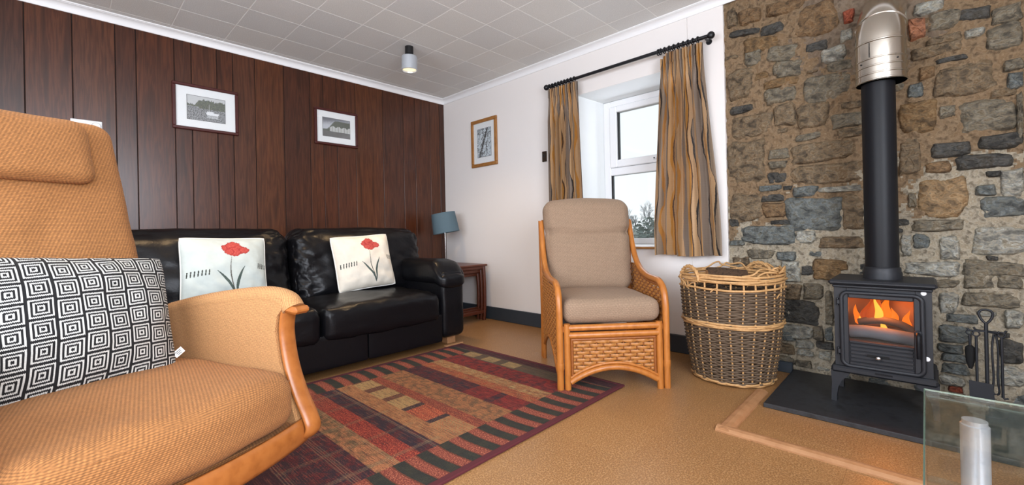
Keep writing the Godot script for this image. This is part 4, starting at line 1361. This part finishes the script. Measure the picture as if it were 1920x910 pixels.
func build_flue() -> void:
	var o := Vector3(3.724, 0.607, 0.27)
	var f := thing("flue_pipe", "matt black stove flue rising into a polished steel elbow in the stone wall", "flue", o)
	obj("pipe", turned([Vector2(0.0635, 0.0), Vector2(0.0635, 0.96)], 32, Transform3D(Basis.IDENTITY, Vector3.ZERO)), M.pipe, f)
	obj("pipe_collar", turned([Vector2(0.073, 0.0), Vector2(0.073, 0.03), Vector2(0.069, 0.036), Vector2(0.069, 0.052), Vector2(0.065, 0.056)], 32, Transform3D(Basis.IDENTITY, Vector3.ZERO)), M.iron, f)
	var path := [Vector3(0.012, 0.93, 0.0), Vector3(0.012, 1.02, 0.0), Vector3(0.012, 1.10, 0.0), Vector3(0.012, 1.155, -0.008), Vector3(0.012, 1.205, -0.04), Vector3(0.012, 1.25, -0.09), Vector3(0.012, 1.29, -0.15), Vector3(0.012, 1.33, -0.21), Vector3(0.012, 1.37, -0.28)]
	var el := Mb.new()
	el.tube(smooth_path(path, 5), 0.094, 36)
	var cowl := obj("steel_elbow", el, M.steel, f)
	for y in [0.935, 0.965, 1.0, 1.035, 1.115]:
		obj("bead", turned([Vector2(0.0935, -0.005), Vector2(0.0975, -0.002), Vector2(0.0975, 0.002), Vector2(0.0935, 0.005)], 36, Transform3D(Basis.IDENTITY, Vector3(0.012, y, 0))), M.steel, cowl)
	obj("bead", turned([Vector2(0.0935, -0.006), Vector2(0.0985, -0.002), Vector2(0.0985, 0.002), Vector2(0.0935, 0.006)], 36, Transform3D(Basis(Vector3.RIGHT, -0.55), Vector3(0.012, 1.205, -0.04))), M.steel, cowl)
	obj("seam", span(Vector3(-0.026, 1.04, 0.0905), Vector3(-0.024, 1.11, 0.0925)), M.pipe, cowl)
	for e in [[-0.055, 1.018], [0.075, 1.018]]:
		obj("rivet", turned([Vector2(0.004, 0), Vector2(0.003, 0.003), Vector2(0, 0.004)], 8, Transform3D(Basis(Vector3.UP, atan2(e[0] - 0.012, 0.07)) * Basis(Vector3.RIGHT, PI / 2), Vector3(e[0], e[1], 0.094 * cos(asin(clampf((e[0] - 0.012) / 0.094, -1, 1))))), 1.5), M.pipe, cowl)

# ---------------------------------------------------------------- basket
func build_basket() -> void:
	var b := thing("log_basket", "tall willow log basket with pale bands against the stone wall", "basket", Vector3(3.05, 0, 0.285))
	var N := 27
	var rad := func(y: float) -> float: return lerpf(0.204, 0.266, clampf(y / 0.56, 0, 1)) + 0.01 * sin(clampf(y / 0.56, 0, 1) * PI)
	var ringed := func(y: float, off: float, amp: float, row: int, per: int, wob := 0.0) -> Array:
		var pts := []
		for i in N * per:
			var a := TAU * i / (N * per)
			var r: float = rad.call(y) + off + amp * cos(N * 0.5 * a + row * PI)
			pts.append(Vector3(cos(a + PI / 2 + 0.4) * r, y + wob * sin(a * 3.0 + row * 1.3), -sin(a + PI / 2 + 0.4) * r))
		return pts
	var lower := Mb.new()
	var upper := Mb.new()
	var rows := 52
	for k in rows:
		var y := 0.022 + k * 0.0097
		(lower if y < 0.325 else upper).tube(ringed.call(y, 0.0, 0.0075, k, 4, 0.002), 0.0058, 5, true)
	for e in [lower, upper]:
		obj("woven_wall", e, M.willow, b).set_meta("kind", "stuff")
	for k in N:
		var a := TAU * k / N + PI / 2 + 0.4
		var pts := []
		for i in 10:
			var y := 0.01 + 0.56 * i / 9.0
			var r: float = rad.call(y) + 0.0015
			pts.append(Vector3(cos(a + 0.02 * sin(i * 0.8 + k)) * r, y, -sin(a + 0.02 * sin(i * 0.8 + k)) * r))
		obj("stake", piped(pts, 0.0052, 6), M.willow_pale, b)
	for e in [[0.012, 0.004, 0], [0.02, 0.008, 1], [0.326, 0.011, 0], [0.336, 0.013, 1], [0.345, 0.010, 0], [0.533, 0.006, 1], [0.568, 0.004, 0], [0.578, 0.009, 1], [0.588, 0.004, 0], [0.598, -0.004, 1], [0.604, 0.002, 0]]:
		obj("pale_band", piped(ringed.call(e[0], e[1], 0.004, e[2], 3, 0.0045 if e[0] > 0.5 else 0.0025), 0.0064, 6, true), M.willow_pale, b)
	obj("basket_floor", turned([Vector2(0.195, 0.012), Vector2(0.195, 0.022)], 28), M.willow, b)
	for e in [0.62, 0.62 + PI]:
		var c := Vector3(-sin(e), 0, cos(e)) * 0.262 if e < 2.0 else Vector3(0.09, 0, -0.235)
		var side := Vector3(c.z, 0, -c.x).normalized()
		for k in 3:
			var pts := []
			for i in 17:
				var t := PI * i / 16.0
				var tw := TAU * (k / 3.0 + i / 5.0)
				pts.append(c + side * cos(t) * 0.085 + Vector3.UP * (0.575 + 0.075 * sin(t) + 0.006 * sin(tw)) + c.normalized() * 0.006 * cos(tw))
			obj("handle_rod", piped(pts, 0.0065, 6), M.willow_pale, b)
	var r := RandomNumberGenerator.new()
	r.seed = 12
	for k in 12:
		var sw := []
		var a0 := r.randf_range(-2.6, 0.2)
		for i in 7:
			var aa := a0 + i * r.randf_range(0.11, 0.16)
			sw.append(Vector3(cos(aa) * (0.262 + 0.012 * sin(i * 2.0 + k)), 0.604 + 0.03 * sin(PI * i / 6.0) * r.randf_range(0.4, 1.5), sin(aa) * (0.262 + 0.012 * cos(i * 1.7 + k))))
		obj("rim_rod", piped(smooth_path(sw, 3), 0.0055, 5), M.willow_pale, b)
	for k in 9:
		var a := r.randf() * TAU
		var p := Vector3(cos(a), 0, sin(a)) * (0.27 + r.randf() * 0.008) + Vector3.UP * r.randf_range(0.5, 0.6)
		var t := Vector3(-sin(a), r.randf_range(-0.8, 0.9), cos(a)).normalized() * r.randf_range(0.03, 0.08)
		obj("loose_twig", piped([p, p + t * 0.5 + Vector3(0, 0.006, 0), p + t], 0.004, 5), M.willow_pale, b)
	for e in [[Vector3(2.95, 0.585, 0.37), Vector3(3.13, 0.572, 0.27), 0.05, "dark bark split log lying highest in the willow basket"], [Vector3(2.90, 0.46, 0.22), Vector3(3.06, 0.45, 0.40), 0.046, "split log under the top log in the willow basket"], [Vector3(3.12, 0.47, 0.14), Vector3(3.22, 0.46, 0.30), 0.042, "short split log at the stone wall side of the willow basket"]]:
		var lg := thing("split_log", e[3], "log", (e[0] + e[1]) * 0.5, 0.0, "logs in the basket")
		obj("bark", piped([e[0], e[0].lerp(e[1], 0.35) + Vector3(0, 0.006, 0), e[0].lerp(e[1], 0.7), e[1]], e[2], 11), M.log_bark, lg, lg.position)
		for q in [0, 1]:
			var dir: Vector3 = (e[1] - e[0]).normalized() * (1.0 if q == 1 else -1.0)
			obj("cut_end", turned([Vector2(e[2] * 0.9, 0), Vector2(e[2] * 0.86, 0.003)], 12, Transform3D(Basis(Quaternion(Vector3.UP, dir)), e[q])), M.log_end, lg, lg.position)

# ---------------------------------------------------------------- glass table
func build_glass_table() -> void:
	var o := Vector3(4.3, 0, 1.87)
	var t := thing("glass_table", "clear glass table on round brushed metal legs", "table", o)
	for e in [[0.440, 0.450, "glass_top"], [0.228, 0.236, "glass_shelf"]]:
		obj(e[2], span(Vector3(3.868, e[0], 1.487), Vector3(4.74, e[1], 2.26), 0.0015), M.glass_green, t, o)
	var y := 0.445
	obj("painted_edge_strip", span(Vector3(3.866, 0.4462, 1.4845), Vector3(4.742, 0.4495, 1.4868)), M.glass_edge_lit, t, o)  # thin pale strip, the bright line of the far edge put in as colour
	obj("painted_edge_strip", span(Vector3(3.8656, 0.4405, 1.4869), Vector3(3.8678, 0.4495, 2.26)), mat(rgb(74, 92, 80), 0.15), t, o)  # same glass in a darker colour, painting how dim this edge looks
	for x in [3.945, 4.663]:
		for z in [1.625, 2.13]:
			obj("leg", turned([Vector2(0.023, 0.0), Vector2(0.023, 0.226)], 24, Transform3D(Basis.IDENTITY, Vector3(x, 0, z))), M.alu, t, o)
			obj("leg", turned([Vector2(0.023, 0.2375), Vector2(0.023, 0.428), Vector2(0.020, 0.430), Vector2(0.020, 0.4385)], 24, Transform3D(Basis.IDENTITY, Vector3(x, 0, z))), M.alu, t, o)

# ---------------------------------------------------------------- curtains
func build_curtains() -> void:
	var rod := thing("curtain_pole", "black curtain pole with ball finials above the window", "curtain pole", Vector3(2.23, 2.1, 0.0))
	var o := rod.position
	obj("pole", piped([Vector3(1.56, 2.1, 0.09), Vector3(2.9, 2.1, 0.09)], 0.0125, 14), M.rod, rod, o)
	for x in [1.553, 2.907]:
		obj("finial", turned([Vector2(0, -0.024), Vector2(0.012, -0.021), Vector2(0.021, -0.012), Vector2(0.024, 0), Vector2(0.021, 0.012), Vector2(0.012, 0.021), Vector2(0, 0.024)], 16, Transform3D(Basis.IDENTITY, Vector3(x, 2.1, 0.09)), 2.0), M.rod, rod, o)
	for x in [1.60, 2.865]:
		obj("bracket", piped([Vector3(x, 2.1, 0.09), Vector3(x, 2.098, 0.002)], 0.008, 8), M.rod, rod, o)
		obj("bracket_plate", turned([Vector2(0.02, 0), Vector2(0.018, 0.006)], 14, Transform3D(Basis(Vector3.RIGHT, PI / 2), Vector3(x, 2.098, 0.0005))), M.rod, rod, o)
	var ringx := []
	for k in 9:
		ringx.append(1.585 + k * 0.032)
	for k in 8:
		ringx.append(2.60 + k * 0.032)
	ringx.append_array([2.555, 2.572])
	for x in ringx:
		var pts := []
		for i in 16:
			var a := TAU * i / 16.0
			pts.append(Vector3(x + 0.003 * sin(a), 2.097 + sin(a) * 0.0195, 0.09 + cos(a) * 0.0195))
		obj("ring", piped(pts, 0.0042, 6, true), M.rod, rod, o)
	var n := FastNoiseLite.new()
	n.seed = 8
	n.frequency = 1.4
	var stripes := painted(768, 512, func(u: float, v: float) -> Color:
		var x := u + 0.012 * sin(v * 17.0 + 2.0 * n.get_noise_2d(u * 2.0, v)) + 0.008 * n.get_noise_2d(u * 3.0, v * 6.0)
		var k := fmod(x + 1.0, 0.25) / 0.25
		var c := rgb(176, 138, 98)
		var a := 0.02 * sin(v * 23.0)
		if k < 0.20 + a:
			c = rgb(128, 112, 98)
		elif k < 0.235 + a:
			c = rgb(34, 28, 26)
		elif k < 0.38:
			c = rgb(182, 142, 98)
		elif k < 0.45 + a:
			c = rgb(176, 120, 48)
		elif k < 0.49 + a:
			c = rgb(70, 44, 22)
		elif k < 0.62:
			c = rgb(188, 150, 108)
		elif k < 0.65 - a:
			c = rgb(36, 30, 28)
		elif k < 0.80 - a:
			c = rgb(134, 114, 94)
		elif k < 0.86:
			c = rgb(168, 112, 44)
		var t := 0.95 + 0.05 * sin(v * 1200.0)
		return Color(c.r * t, c.g * t, c.b * t))
	var cm := mat(Color.WHITE, 0.62)
	cm.albedo_texture = stripes
	cm.rim_enabled = true
	cm.rim = 0.12
	for e in [[1.575, 1.875, 1.565, 1.905, 5.0, "striped brown curtain drawn to the side of the window by the picture"], [2.57, 2.856, 2.505, 2.945, 5.5, "striped brown curtain drawn to the stone wall side of the window"]]:
		var ph: float = e[4] * 1.3
		var m := Mb.new()
		var sag := 1.0 if e[4] > 5.2 else 0.0
		m.grid(func(s: float, t: float) -> Vector3:
			var spread := smoothstep(0.0, 1.0, t)
			var x := lerpf(lerpf(e[0], e[1], s), lerpf(e[2], e[3], s), spread)
			var fold := smoothstep(0.05, 0.22, t)
			var z := 0.09 + 0.010 * sin(s * TAU * 15.0) * (1.0 - fold) + fold * (0.030 * sin(s * TAU * e[4] + ph + 0.5 * sin(t * 3.0)) + 0.010 * sin(s * TAU * e[4] * 2.3 + t * 2.0))
			x += fold * 0.012 * cos(s * TAU * e[4] + ph)
			var y := 2.074 - t * 1.391 - 0.035 * sag * smoothstep(0.2, 0.0, s) * (1.0 - t) + 0.006 * sin(s * 9.0) * t
			return Vector3(x, y, z), 120, 40)
		for i in m.v.size():
			m.uv[i] = Vector2(m.uv[i].x * 0.8 + (0.13 if sag > 0.5 else 0.0), m.uv[i].y)
		var c := thing("curtain", e[5], "curtain", Vector3((e[0] + e[1]) * 0.5, 0.683, 0.09), 0.0, "curtains at the window")
		obj("drape", m, cm, c, c.position)
		# gathered heading tape
		var h := Mb.new()
		h.grid(func(s: float, t: float) -> Vector3:
			return Vector3(lerpf(e[0], e[1], s), 2.075 - 0.075 * t - 0.035 * sag * smoothstep(0.2, 0.0, s), 0.094 + 0.0115 * sin(s * TAU * 15.0)), 120, 2)
		for i in h.v.size():
			h.uv[i] = Vector2(h.uv[i].x * 0.8 + (0.13 if sag > 0.5 else 0.0), h.uv[i].y * 0.05)
		obj("heading", h, cm, c, c.position)

# ---------------------------------------------------------------- side tables and table lamp
func build_side_tables() -> void:
	for k in 3:
		var x0 := 0.12 + 0.045 * k
		var x1 := 0.725 - 0.045 * k
		var z0 := 0.05
		var z1 := 0.46 - 0.02 * k
		var h := 0.557 - 0.038 * k
		var o := Vector3((x0 + x1) * 0.5, 0, (z0 + z1) * 0.5)
		var t := thing("nest_table", ["dark wood side table under the blue lamp, largest of its nest", "dark wood nest table slid under the largest one", "dark wood nest table, smallest and lowest of the nest"][k], "table", o, 0.0, "nest of tables in the corner")
		obj("top", span(Vector3(x0, h - 0.02, z0), Vector3(x1, h, z1), 0.006), M.table_wood, t, o)
		for x in [x0 + 0.03, x1 - 0.03]:
			for z in [z0 + 0.03, z1 - 0.03]:
				var bow := 0.02 * (1.0 if x > 0.4 else -1.0)
				obj("leg", piped(smooth_path([Vector3(x - bow * 0.4, 0, z), Vector3(x + bow * 0.3, 0.12, z), Vector3(x + bow * 0.5, h * 0.6, z), Vector3(x, h - 0.02, z)], 5), 0.017, 8), M.table_wood, t, o)
			obj("stretcher", span(Vector3(x - 0.012, 0.07 + 0.012 * k, z0 + 0.03), Vector3(x + 0.012, 0.10 + 0.012 * k, z1 - 0.03), 0.003), M.table_wood, t, o)
			obj("apron", span(Vector3(x - 0.01, h - 0.045, z0 + 0.03), Vector3(x + 0.01, h - 0.02, z1 - 0.03), 0.002), M.table_wood, t, o)
	var l := thing("table_lamp", "table lamp with tilted blue grey drum shade beside the sofa arm", "lamp", Vector3(0.305, 0.557, 0.25))
	obj("base", turned([Vector2(0.06, 0), Vector2(0.06, 0.008), Vector2(0.02, 0.016), Vector2(0.009, 0.03), Vector2(0.007, 0.05)], 24), M.chrome, l)
	obj("stem", turned([Vector2(0.006, 0.03), Vector2(0.006, 0.36)], 12), M.chrome, l)
	var tilt := Basis(Vector3(0.69, 0, 0.72).normalized(), deg_to_rad(9.0))
	var sh := Mb.new()
	for e in [[0.135, 0.122, false], [0.132, 0.119, true]]:
		sh.grid(func(s: float, t: float) -> Vector3:
			var a := s * TAU * (-1.0 if e[2] else 1.0)
			var r: float = lerpf(e[0], e[1], t)
			return Vector3(0, 0.42, 0) + tilt * Vector3(cos(a) * r, -0.10 + 0.2 * t, -sin(a) * r), 40, 2, true)
	obj("shade", sh, M.shade, l)
	for y in [-0.1, 0.1]:
		var pts := []
		for i in 40:
			var a := TAU * i / 40.0
			var r := 0.1335 if y < 0 else 0.1205
			pts.append(Vector3(0, 0.42, 0) + tilt * Vector3(cos(a) * r, y, -sin(a) * r))
		obj("shade_rim", piped(pts, 0.003, 5, true), M.shade, l)
	obj("socket", turned([Vector2(0.016, 0.35), Vector2(0.016, 0.40), Vector2(0.02, 0.42), Vector2(0.022, 0.46), Vector2(0.0, 0.48)], 14), M.white, l)

# ---------------------------------------------------------------- pictures
func picture(called: String, label: String, at: Vector3, turn: float, w: float, h: float, bar: float, fm: Material, ph: Vector2, tex: Texture2D) -> void:
	var p := thing(called, label, "picture", at, turn, "framed pictures on the walls")
	for e in [[0, h / 2 - bar / 2, w, bar], [0, -h / 2 + bar / 2, w, bar], [-w / 2 + bar / 2, 0, bar, h - 2 * bar], [w / 2 - bar / 2, 0, bar, h - 2 * bar]]:
		obj("frame_bar", boxed(Vector3(e[0], e[1], 0.011), Vector3(e[2], e[3], 0.02), 0.004), fm, p)
	obj("mount", boxed(Vector3(0, 0, 0.006), Vector3(w - bar * 1.6, h - bar * 1.6, 0.004)), M.card, p)
	obj("keyline", boxed(Vector3(0, 0, 0.0083), Vector3(ph.x + 0.006, ph.y + 0.006, 0.0008)), M.black, p)
	var m := mat(Color.WHITE, 0.6)
	m.albedo_texture = tex
	var q := Mb.new()
	q.box(Vector3(0, 0, 0.009), Vector3(ph.x, ph.y, 0.001))
	for i in q.v.size():
		q.uv[i] = Vector2(q.v[i].x / ph.x + 0.5, 0.5 - q.v[i].y / ph.y)
	obj("print", q, m, p)
	obj("glazing", boxed(Vector3(0, 0, 0.0125), Vector3(w - bar * 1.6, h - bar * 1.6, 0.002)), M.glass, p)

func build_pictures() -> void:
	var n := FastNoiseLite.new()
	n.seed = 14
	n.frequency = 8.0
	n.fractal_octaves = 5
	var harbour := painted(256, 160, func(u: float, v: float) -> Color:
		var k := n.get_noise_2d(u * 3.0, v * 3.0)
		var c := rgb(196, 198, 198)
		var tree := 0.36 + 0.12 * n.get_noise_2d(u * 1.2, 4.0) - 0.22 * smoothstep(0.15, 0.35, u) + 0.05 * k
		if v > tree:
			c = rgb(36, 40, 32).lerp(rgb(110, 122, 78), clampf(k * 3.0 + 0.1, 0, 1))
		if v > 0.44 + 0.02 * k and u < 0.3 or v > 0.5:
			c = rgb(150, 152, 154).lerp(rgb(44, 46, 48), clampf(0.45 + k * 3.0 - 0.3 * v, 0, 1))
		var hull := absf(u - 0.66) < 0.2 - (v - 0.62) * 0.5 and v > 0.64 and v < 0.74
		if hull or (absf(u - 0.60) < 0.09 and v > 0.58 and v < 0.65):
			c = rgb(232, 234, 236)
		if absf(u - 0.57) < 0.005 and v > 0.28 and v < 0.62:
			c = rgb(214, 214, 214)
		if v > 0.74 and v < 0.86 and absf(u - 0.66) < 0.15 and k > 0.0:
			c = rgb(196, 198, 200)
		return c)
	picture("harbour_picture", "dark framed landscape print of a white boat on water above the sofa", Vector3(0.001, 1.834, 2.218), PI / 2, 0.412, 0.338, 0.022, M.mahogany, Vector2(0.235, 0.175), harbour)
	var street := painted(256, 160, func(u: float, v: float) -> Color:
		var k := n.get_noise_2d(u * 4.0 + 7.0, v * 4.0)
		var c := rgb(84, 86, 96).lerp(rgb(190, 194, 200), smoothstep(0.1, 0.4, v + u * 0.2 + k * 0.3))
		var hill := 0.62 - 0.5 * smoothstep(0.1, 0.5, u) + 0.06 * k
		if v > hill:
			c = rgb(40, 48, 36).lerp(rgb(88, 96, 66), clampf(k * 2.0 + 0.3, 0, 1))
		if v > 0.42 and v < 0.72 and u > 0.25 and fmod(u * 9.0, 1.0) > 0.12 and v > 0.44 + 0.05 * sin(u * 30.0):
			c = rgb(206, 208, 204) if fmod(u * 27.0, 1.0) > 0.35 or fmod(v * 20.0, 1.0) > 0.5 else rgb(70, 74, 78)
		if v > 0.72:
			c = rgb(96, 92, 88).lerp(rgb(60, 58, 58), clampf(k * 2.0 + 0.4, 0, 1))
		return c)
	picture("street_picture", "dark framed landscape print of a row of houses under a hill, hung towards the corner", Vector3(0.001, 1.851, 1.23), PI / 2, 0.398, 0.326, 0.022, M.mahogany, Vector2(0.25, 0.165), street)
	var branches := painted(160, 256, func(u: float, v: float) -> Color:
		var k := n.get_noise_2d(u * 1.2 + 3.0, v * 1.6)
		var l := absf(n.get_noise_2d(u * 0.7 + 0.1 * k + 11.0, v * 0.35 + u * 0.3))
		var c := 0.86 if l > 0.09 else 0.08
		if absf(u - 0.15 - (1.0 - v) * 0.6 + 0.1 * k) < 0.06:
			c = 0.12
		return Color(c * 0.95, c, c * 1.03))
	picture("tree_picture", "oak framed upright print of bare black branches on the white wall", Vector3(0.667, 1.782, 0.001), 0.0, 0.378, 0.482, 0.034, M.oak, Vector2(0.20, 0.285), branches)

# ---------------------------------------------------------------- fireside tools
func build_fire_tools() -> void:
	var x := 4.062
	var z := 0.17
	var s := thing("tool_stand", "black iron companion stand with a ring handle beside the stove", "stand", Vector3(x, 0.022, z))
	obj("base", turned([Vector2(0.062, 0), Vector2(0.062, 0.008), Vector2(0.03, 0.018), Vector2(0.008, 0.026)], 24), M.iron, s)
	obj("rod", piped([Vector3(0, 0.015, 0), Vector3(0, 0.40, 0)], 0.0065, 8), M.iron, s)
	var ring := []
	for i in 20:
		var a := TAU * i / 20.0
		ring.append(Vector3(sin(a) * 0.02 * (1.15 - 0.35 * (0.5 - 0.5 * cos(a))) * (1.0 + 0.25 * cos(a)), 0.428 + cos(a) * 0.03, 0))
	obj("ring_handle", piped(ring, 0.0048, 8, true), M.iron, s)
	for a in 2:
		var dx := 0.052 if a == 0 else 0.03
		var dz := 0.012 if a == 0 else -0.02
		obj("hook_bar", piped(smooth_path([Vector3(-dx - 0.006, 0.372, dz), Vector3(-dx, 0.362, dz), Vector3(-dx * 0.5, 0.361, dz * 0.5), Vector3(0, 0.362, 0), Vector3(dx * 0.5, 0.361, -dz * 0.5), Vector3(dx, 0.360, -dz), Vector3(dx + 0.008, 0.37, -dz)], 3), 0.0042, 6), M.iron, s)
	var shaft := func(p: Node3D, from_y: float, to_y: float) -> void:
		obj("shaft", piped([Vector3(0, from_y, 0), Vector3(0, to_y - 0.01, 0)], 0.0048, 8), M.iron, p)
		var lp := []
		for i in 12:
			lp.append(Vector3(sin(TAU * i / 12.0) * 0.011, to_y - cos(TAU * i / 12.0) * 0.011, 0))
		obj("hanging_loop", piped(lp, 0.0032, 6, true), M.iron, p)
	var y := 0.022
	var sh := thing("fire_shovel", "small black fire shovel hanging from the companion stand", "shovel", Vector3(x - 0.032, y, z + 0.028))
	shaft.call(sh, 0.13, 0.352)
	var bl := Mb.new()
	bl.prism(PackedVector2Array([Vector2(-0.036, 0.145), Vector2(0.036, 0.140), Vector2(0.042, 0.05), Vector2(-0.034, 0.045)]), 0.003, Transform3D(Basis.IDENTITY, Vector3(0.01, 0, 0.006)))
	obj("blade", bl, M.iron, sh)
	var br := thing("hearth_brush", "black hearth brush hanging from the companion stand", "brush", Vector3(x - 0.05, y, z + 0.005))
	shaft.call(br, 0.28, 0.352)
	obj("bristle_head", turned([Vector2(0.006, 0.19), Vector2(0.014, 0.22), Vector2(0.017, 0.26), Vector2(0.016, 0.285), Vector2(0.006, 0.295)], 14), M.soot, br)
	var tg := thing("fire_tongs", "black fire tongs hanging from the companion stand", "tongs", Vector3(x + 0.026, y, z - 0.012))
	for q in [-1.0, 1.0]:
		obj("tong_arm", piped(smooth_path([Vector3(0.003 * q, 0.35, 0), Vector3(0.009 * q, 0.28, 0), Vector3(0.006 * q, 0.16, 0), Vector3(0.010 * q, 0.10, 0), Vector3(0.002 * q, 0.085, 0)], 4), 0.0042, 6), M.iron, tg)
	var pk := thing("fire_poker", "black twisted fire poker hanging from the companion stand", "poker", Vector3(x + 0.045, y, z + 0.0))
	shaft.call(pk, 0.08, 0.352)
	obj("hooked_tip", piped([Vector3(0, 0.085, 0), Vector3(0.004, 0.075, 0), Vector3(0.016, 0.08, 0)], 0.0042, 6), M.iron, pk)

# ---------------------------------------------------------------- lamps, plates
func build_ceiling_lamps() -> void:
	for e in [[Vector3(0.924, CEIL, 1.041), "brushed silver spotlight on the ceiling towards the corner"], [Vector3(1.15, CEIL, 2.66), "brushed silver spotlight on the ceiling above the armchair"]]:
		var l := thing("ceiling_spotlight", e[1], "lamp", e[0], 0.0, "ceiling spotlights")
		var down := Transform3D(Basis(Vector3.RIGHT, PI), Vector3.ZERO)
		obj("mount", turned([Vector2(0.033, 0), Vector2(0.033, 0.06), Vector2(0.029, 0.062), Vector2(0.029, 0.075)], 24, down), M.black, l)
		obj("can", turned([Vector2(0.028, 0.074), Vector2(0.058, 0.078), Vector2(0.0615, 0.083), Vector2(0.0615, 0.187), Vector2(0.057, 0.190), Vector2(0.054, 0.186), Vector2(0.053, 0.172)], 32, down), M.alu, l)
		var gm := mat(rgb(255, 240, 214), 0.4)
		gm.emission_enabled = true
		gm.emission = rgb(255, 226, 176)
		gm.emission_energy_multiplier = 0.9
		obj("lamp_lens", turned([Vector2(0.0535, 0.170), Vector2(0.053, 0.176), Vector2(0.03, 0.182), Vector2(0.0, 0.184)], 24, down, 2.0), gm, l)
		var s := SpotLight3D.new()
		s.name = "spotlight_beam"
		s.light_color = rgb(255, 214, 160)
		s.light_energy = SPOT
		s.light_size = 0.05
		s.spot_angle = 62.0
		s.spot_angle_attenuation = 0.8
		s.spot_range = 8.0
		s.spot_attenuation = 2.0
		s.shadow_enabled = true
		add_child(s)
		s.look_at_from_position(e[0] + Vector3(0, -0.192, 0), e[0] + Vector3(0, -1, 0), Vector3.RIGHT)

func build_small_things() -> void:
	var p := thing("wall_socket", "white socket plate on the panelling just above the armchair", "socket", Vector3(0.001, 1.60, 2.86), PI / 2)
	obj("plate", boxed(Vector3(0, 0, 0.005), Vector3(0.146, 0.086, 0.009), 0.003), M.white, p)
	obj("dial", turned([Vector2(0.021, 0), Vector2(0.021, 0.006), Vector2(0.018, 0.008), Vector2(0, 0.008)], 24, Transform3D(Basis(Vector3.RIGHT, PI / 2), Vector3(0.045, 0.01, 0.0095))), M.white, p)
	var pts := []
	for i in 24:
		pts.append(Vector3(0.045 + cos(TAU * i / 24.0) * 0.0215, 0.01 + sin(TAU * i / 24.0) * 0.0215, 0.0105))
	obj("dial_ring", piped(pts, 0.0016, 5, true), M.black, p)
	var s := thing("wall_switch", "small dark bronze switch plate beside the curtain on the white wall", "switch", Vector3(1.446, 1.533, 0.001))
	var bronze := mat(rgb(62, 48, 38), 0.45, 0.4)
	obj("plate", boxed(Vector3(0, 0, 0.005), Vector3(0.05, 0.092, 0.009), 0.003), bronze, s)
	obj("rocker", boxed(Vector3(0, 0.006, 0.011), Vector3(0.016, 0.026, 0.006), 0.002, Basis(Vector3.RIGHT, 0.12)), M.black, s)

# ---------------------------------------------------------------- outside the window
func branch(m: Mb, p: Vector3, d: Vector3, len_: float, rad: float, depth: int, r: RandomNumberGenerator) -> void:
	var q := p + d * len_
	var mid := (p + q) * 0.5 + Vector3(r.randf_range(-1, 1), r.randf_range(-0.5, 0.5), r.randf_range(-1, 1)) * len_ * 0.07
	m.tube([p, mid, q], [rad, rad * 0.85, rad * 0.68], 4 if depth < 3 else 6, false, 1.0, false)
	if depth == 0:
		return
	for k in (3 if depth > 1 else 4):
		var nd := (d + Vector3(r.randf_range(-1, 1), r.randf_range(-0.25, 0.75), r.randf_range(-1, 1)) * 0.75).normalized()
		branch(m, p.lerp(q, r.randf_range(0.55, 1.0)), nd, len_ * r.randf_range(0.6, 0.8), rad * 0.55, depth - 1, r)

func build_outdoors() -> void:
	var r := RandomNumberGenerator.new()
	r.seed = 19
	var ground := struct(obj("ground", span(Vector3(-90, -0.7, -120), Vector3(40, -0.4, -0.9)), tri(mat(rgb(112, 122, 98), 0.95), noise_tex(0.03, 51, [[0.0, rgb(150, 150, 150)], [1.0, rgb(255, 255, 255)]]), Vector3(0.2, 0.2, 0.2))), "field outside the window")
	var bark := mat(rgb(128, 132, 132), 0.9)
	var spots := [[Vector3(-20.4, -0.4, -46.4), 5.4, "bare tree with the tallest round crown beyond the hedge"], [Vector3(-18.1, -0.4, -36.3), 4.4, "leafless twiggy tree seen beside the window frame beyond the hedge"], [Vector3(-20.4, -0.4, -43.0), 3.6, "low leafless tree beyond the hedge"], [Vector3(-20.3, -0.4, -49.7), 4.4, "leafless tree partly behind the curtain"], [Vector3(-19.6, -0.4, -38.6), 3.0, "shortest leafless tree beyond the hedge"], [Vector3(-22.4, -0.4, -45.5), 3.9, "leafless tree rising behind the low trees beyond the hedge"], [Vector3(-17.3, -0.4, -40.2), 3.3, "low leafless tree beyond the hedge"]]
	for e in spots:
		var t := thing("bare_tree", e[2], "tree", e[0], 0.0, "bare trees beyond the hedge")
		var m := Mb.new()
		branch(m, Vector3.ZERO, Vector3.UP, e[1] * 0.32, 0.11, 5, r)
		obj("branches", m, bark, t)
	# hedge: many small leaves in one mass
	var h := thing("hedge", "clipped frosty hedge across the field outside the window", "hedge", Vector3(-0.6, -0.4, -4.4))
	var leaves := Mb.new()
	for k in 20000:
		var u := r.randf()
		var c := Vector3(lerpf(-4.5, 4.0, u), 1.35 * pow(r.randf(), 0.6) + 0.12 * sin(u * 60.0), lerpf(-0.55, 0.55, r.randf()))
		var a := Basis.from_euler(Vector3(r.randf() * TAU, r.randf() * TAU, 0))
		var s := r.randf_range(0.03, 0.06)
		leaves.face([c + a * Vector3(-s, 0, 0), c + a * Vector3(0, 0, s * 0.6), c + a * Vector3(s, 0, 0), c + a * Vector3(0, 0, -s * 0.6)])
	var lo := obj("hedge_leaves", leaves, mat(rgb(128, 142, 134), 0.8), h)
	lo.set_meta("kind", "stuff")

const FIRE := 0.07
const SPOT := 0.8
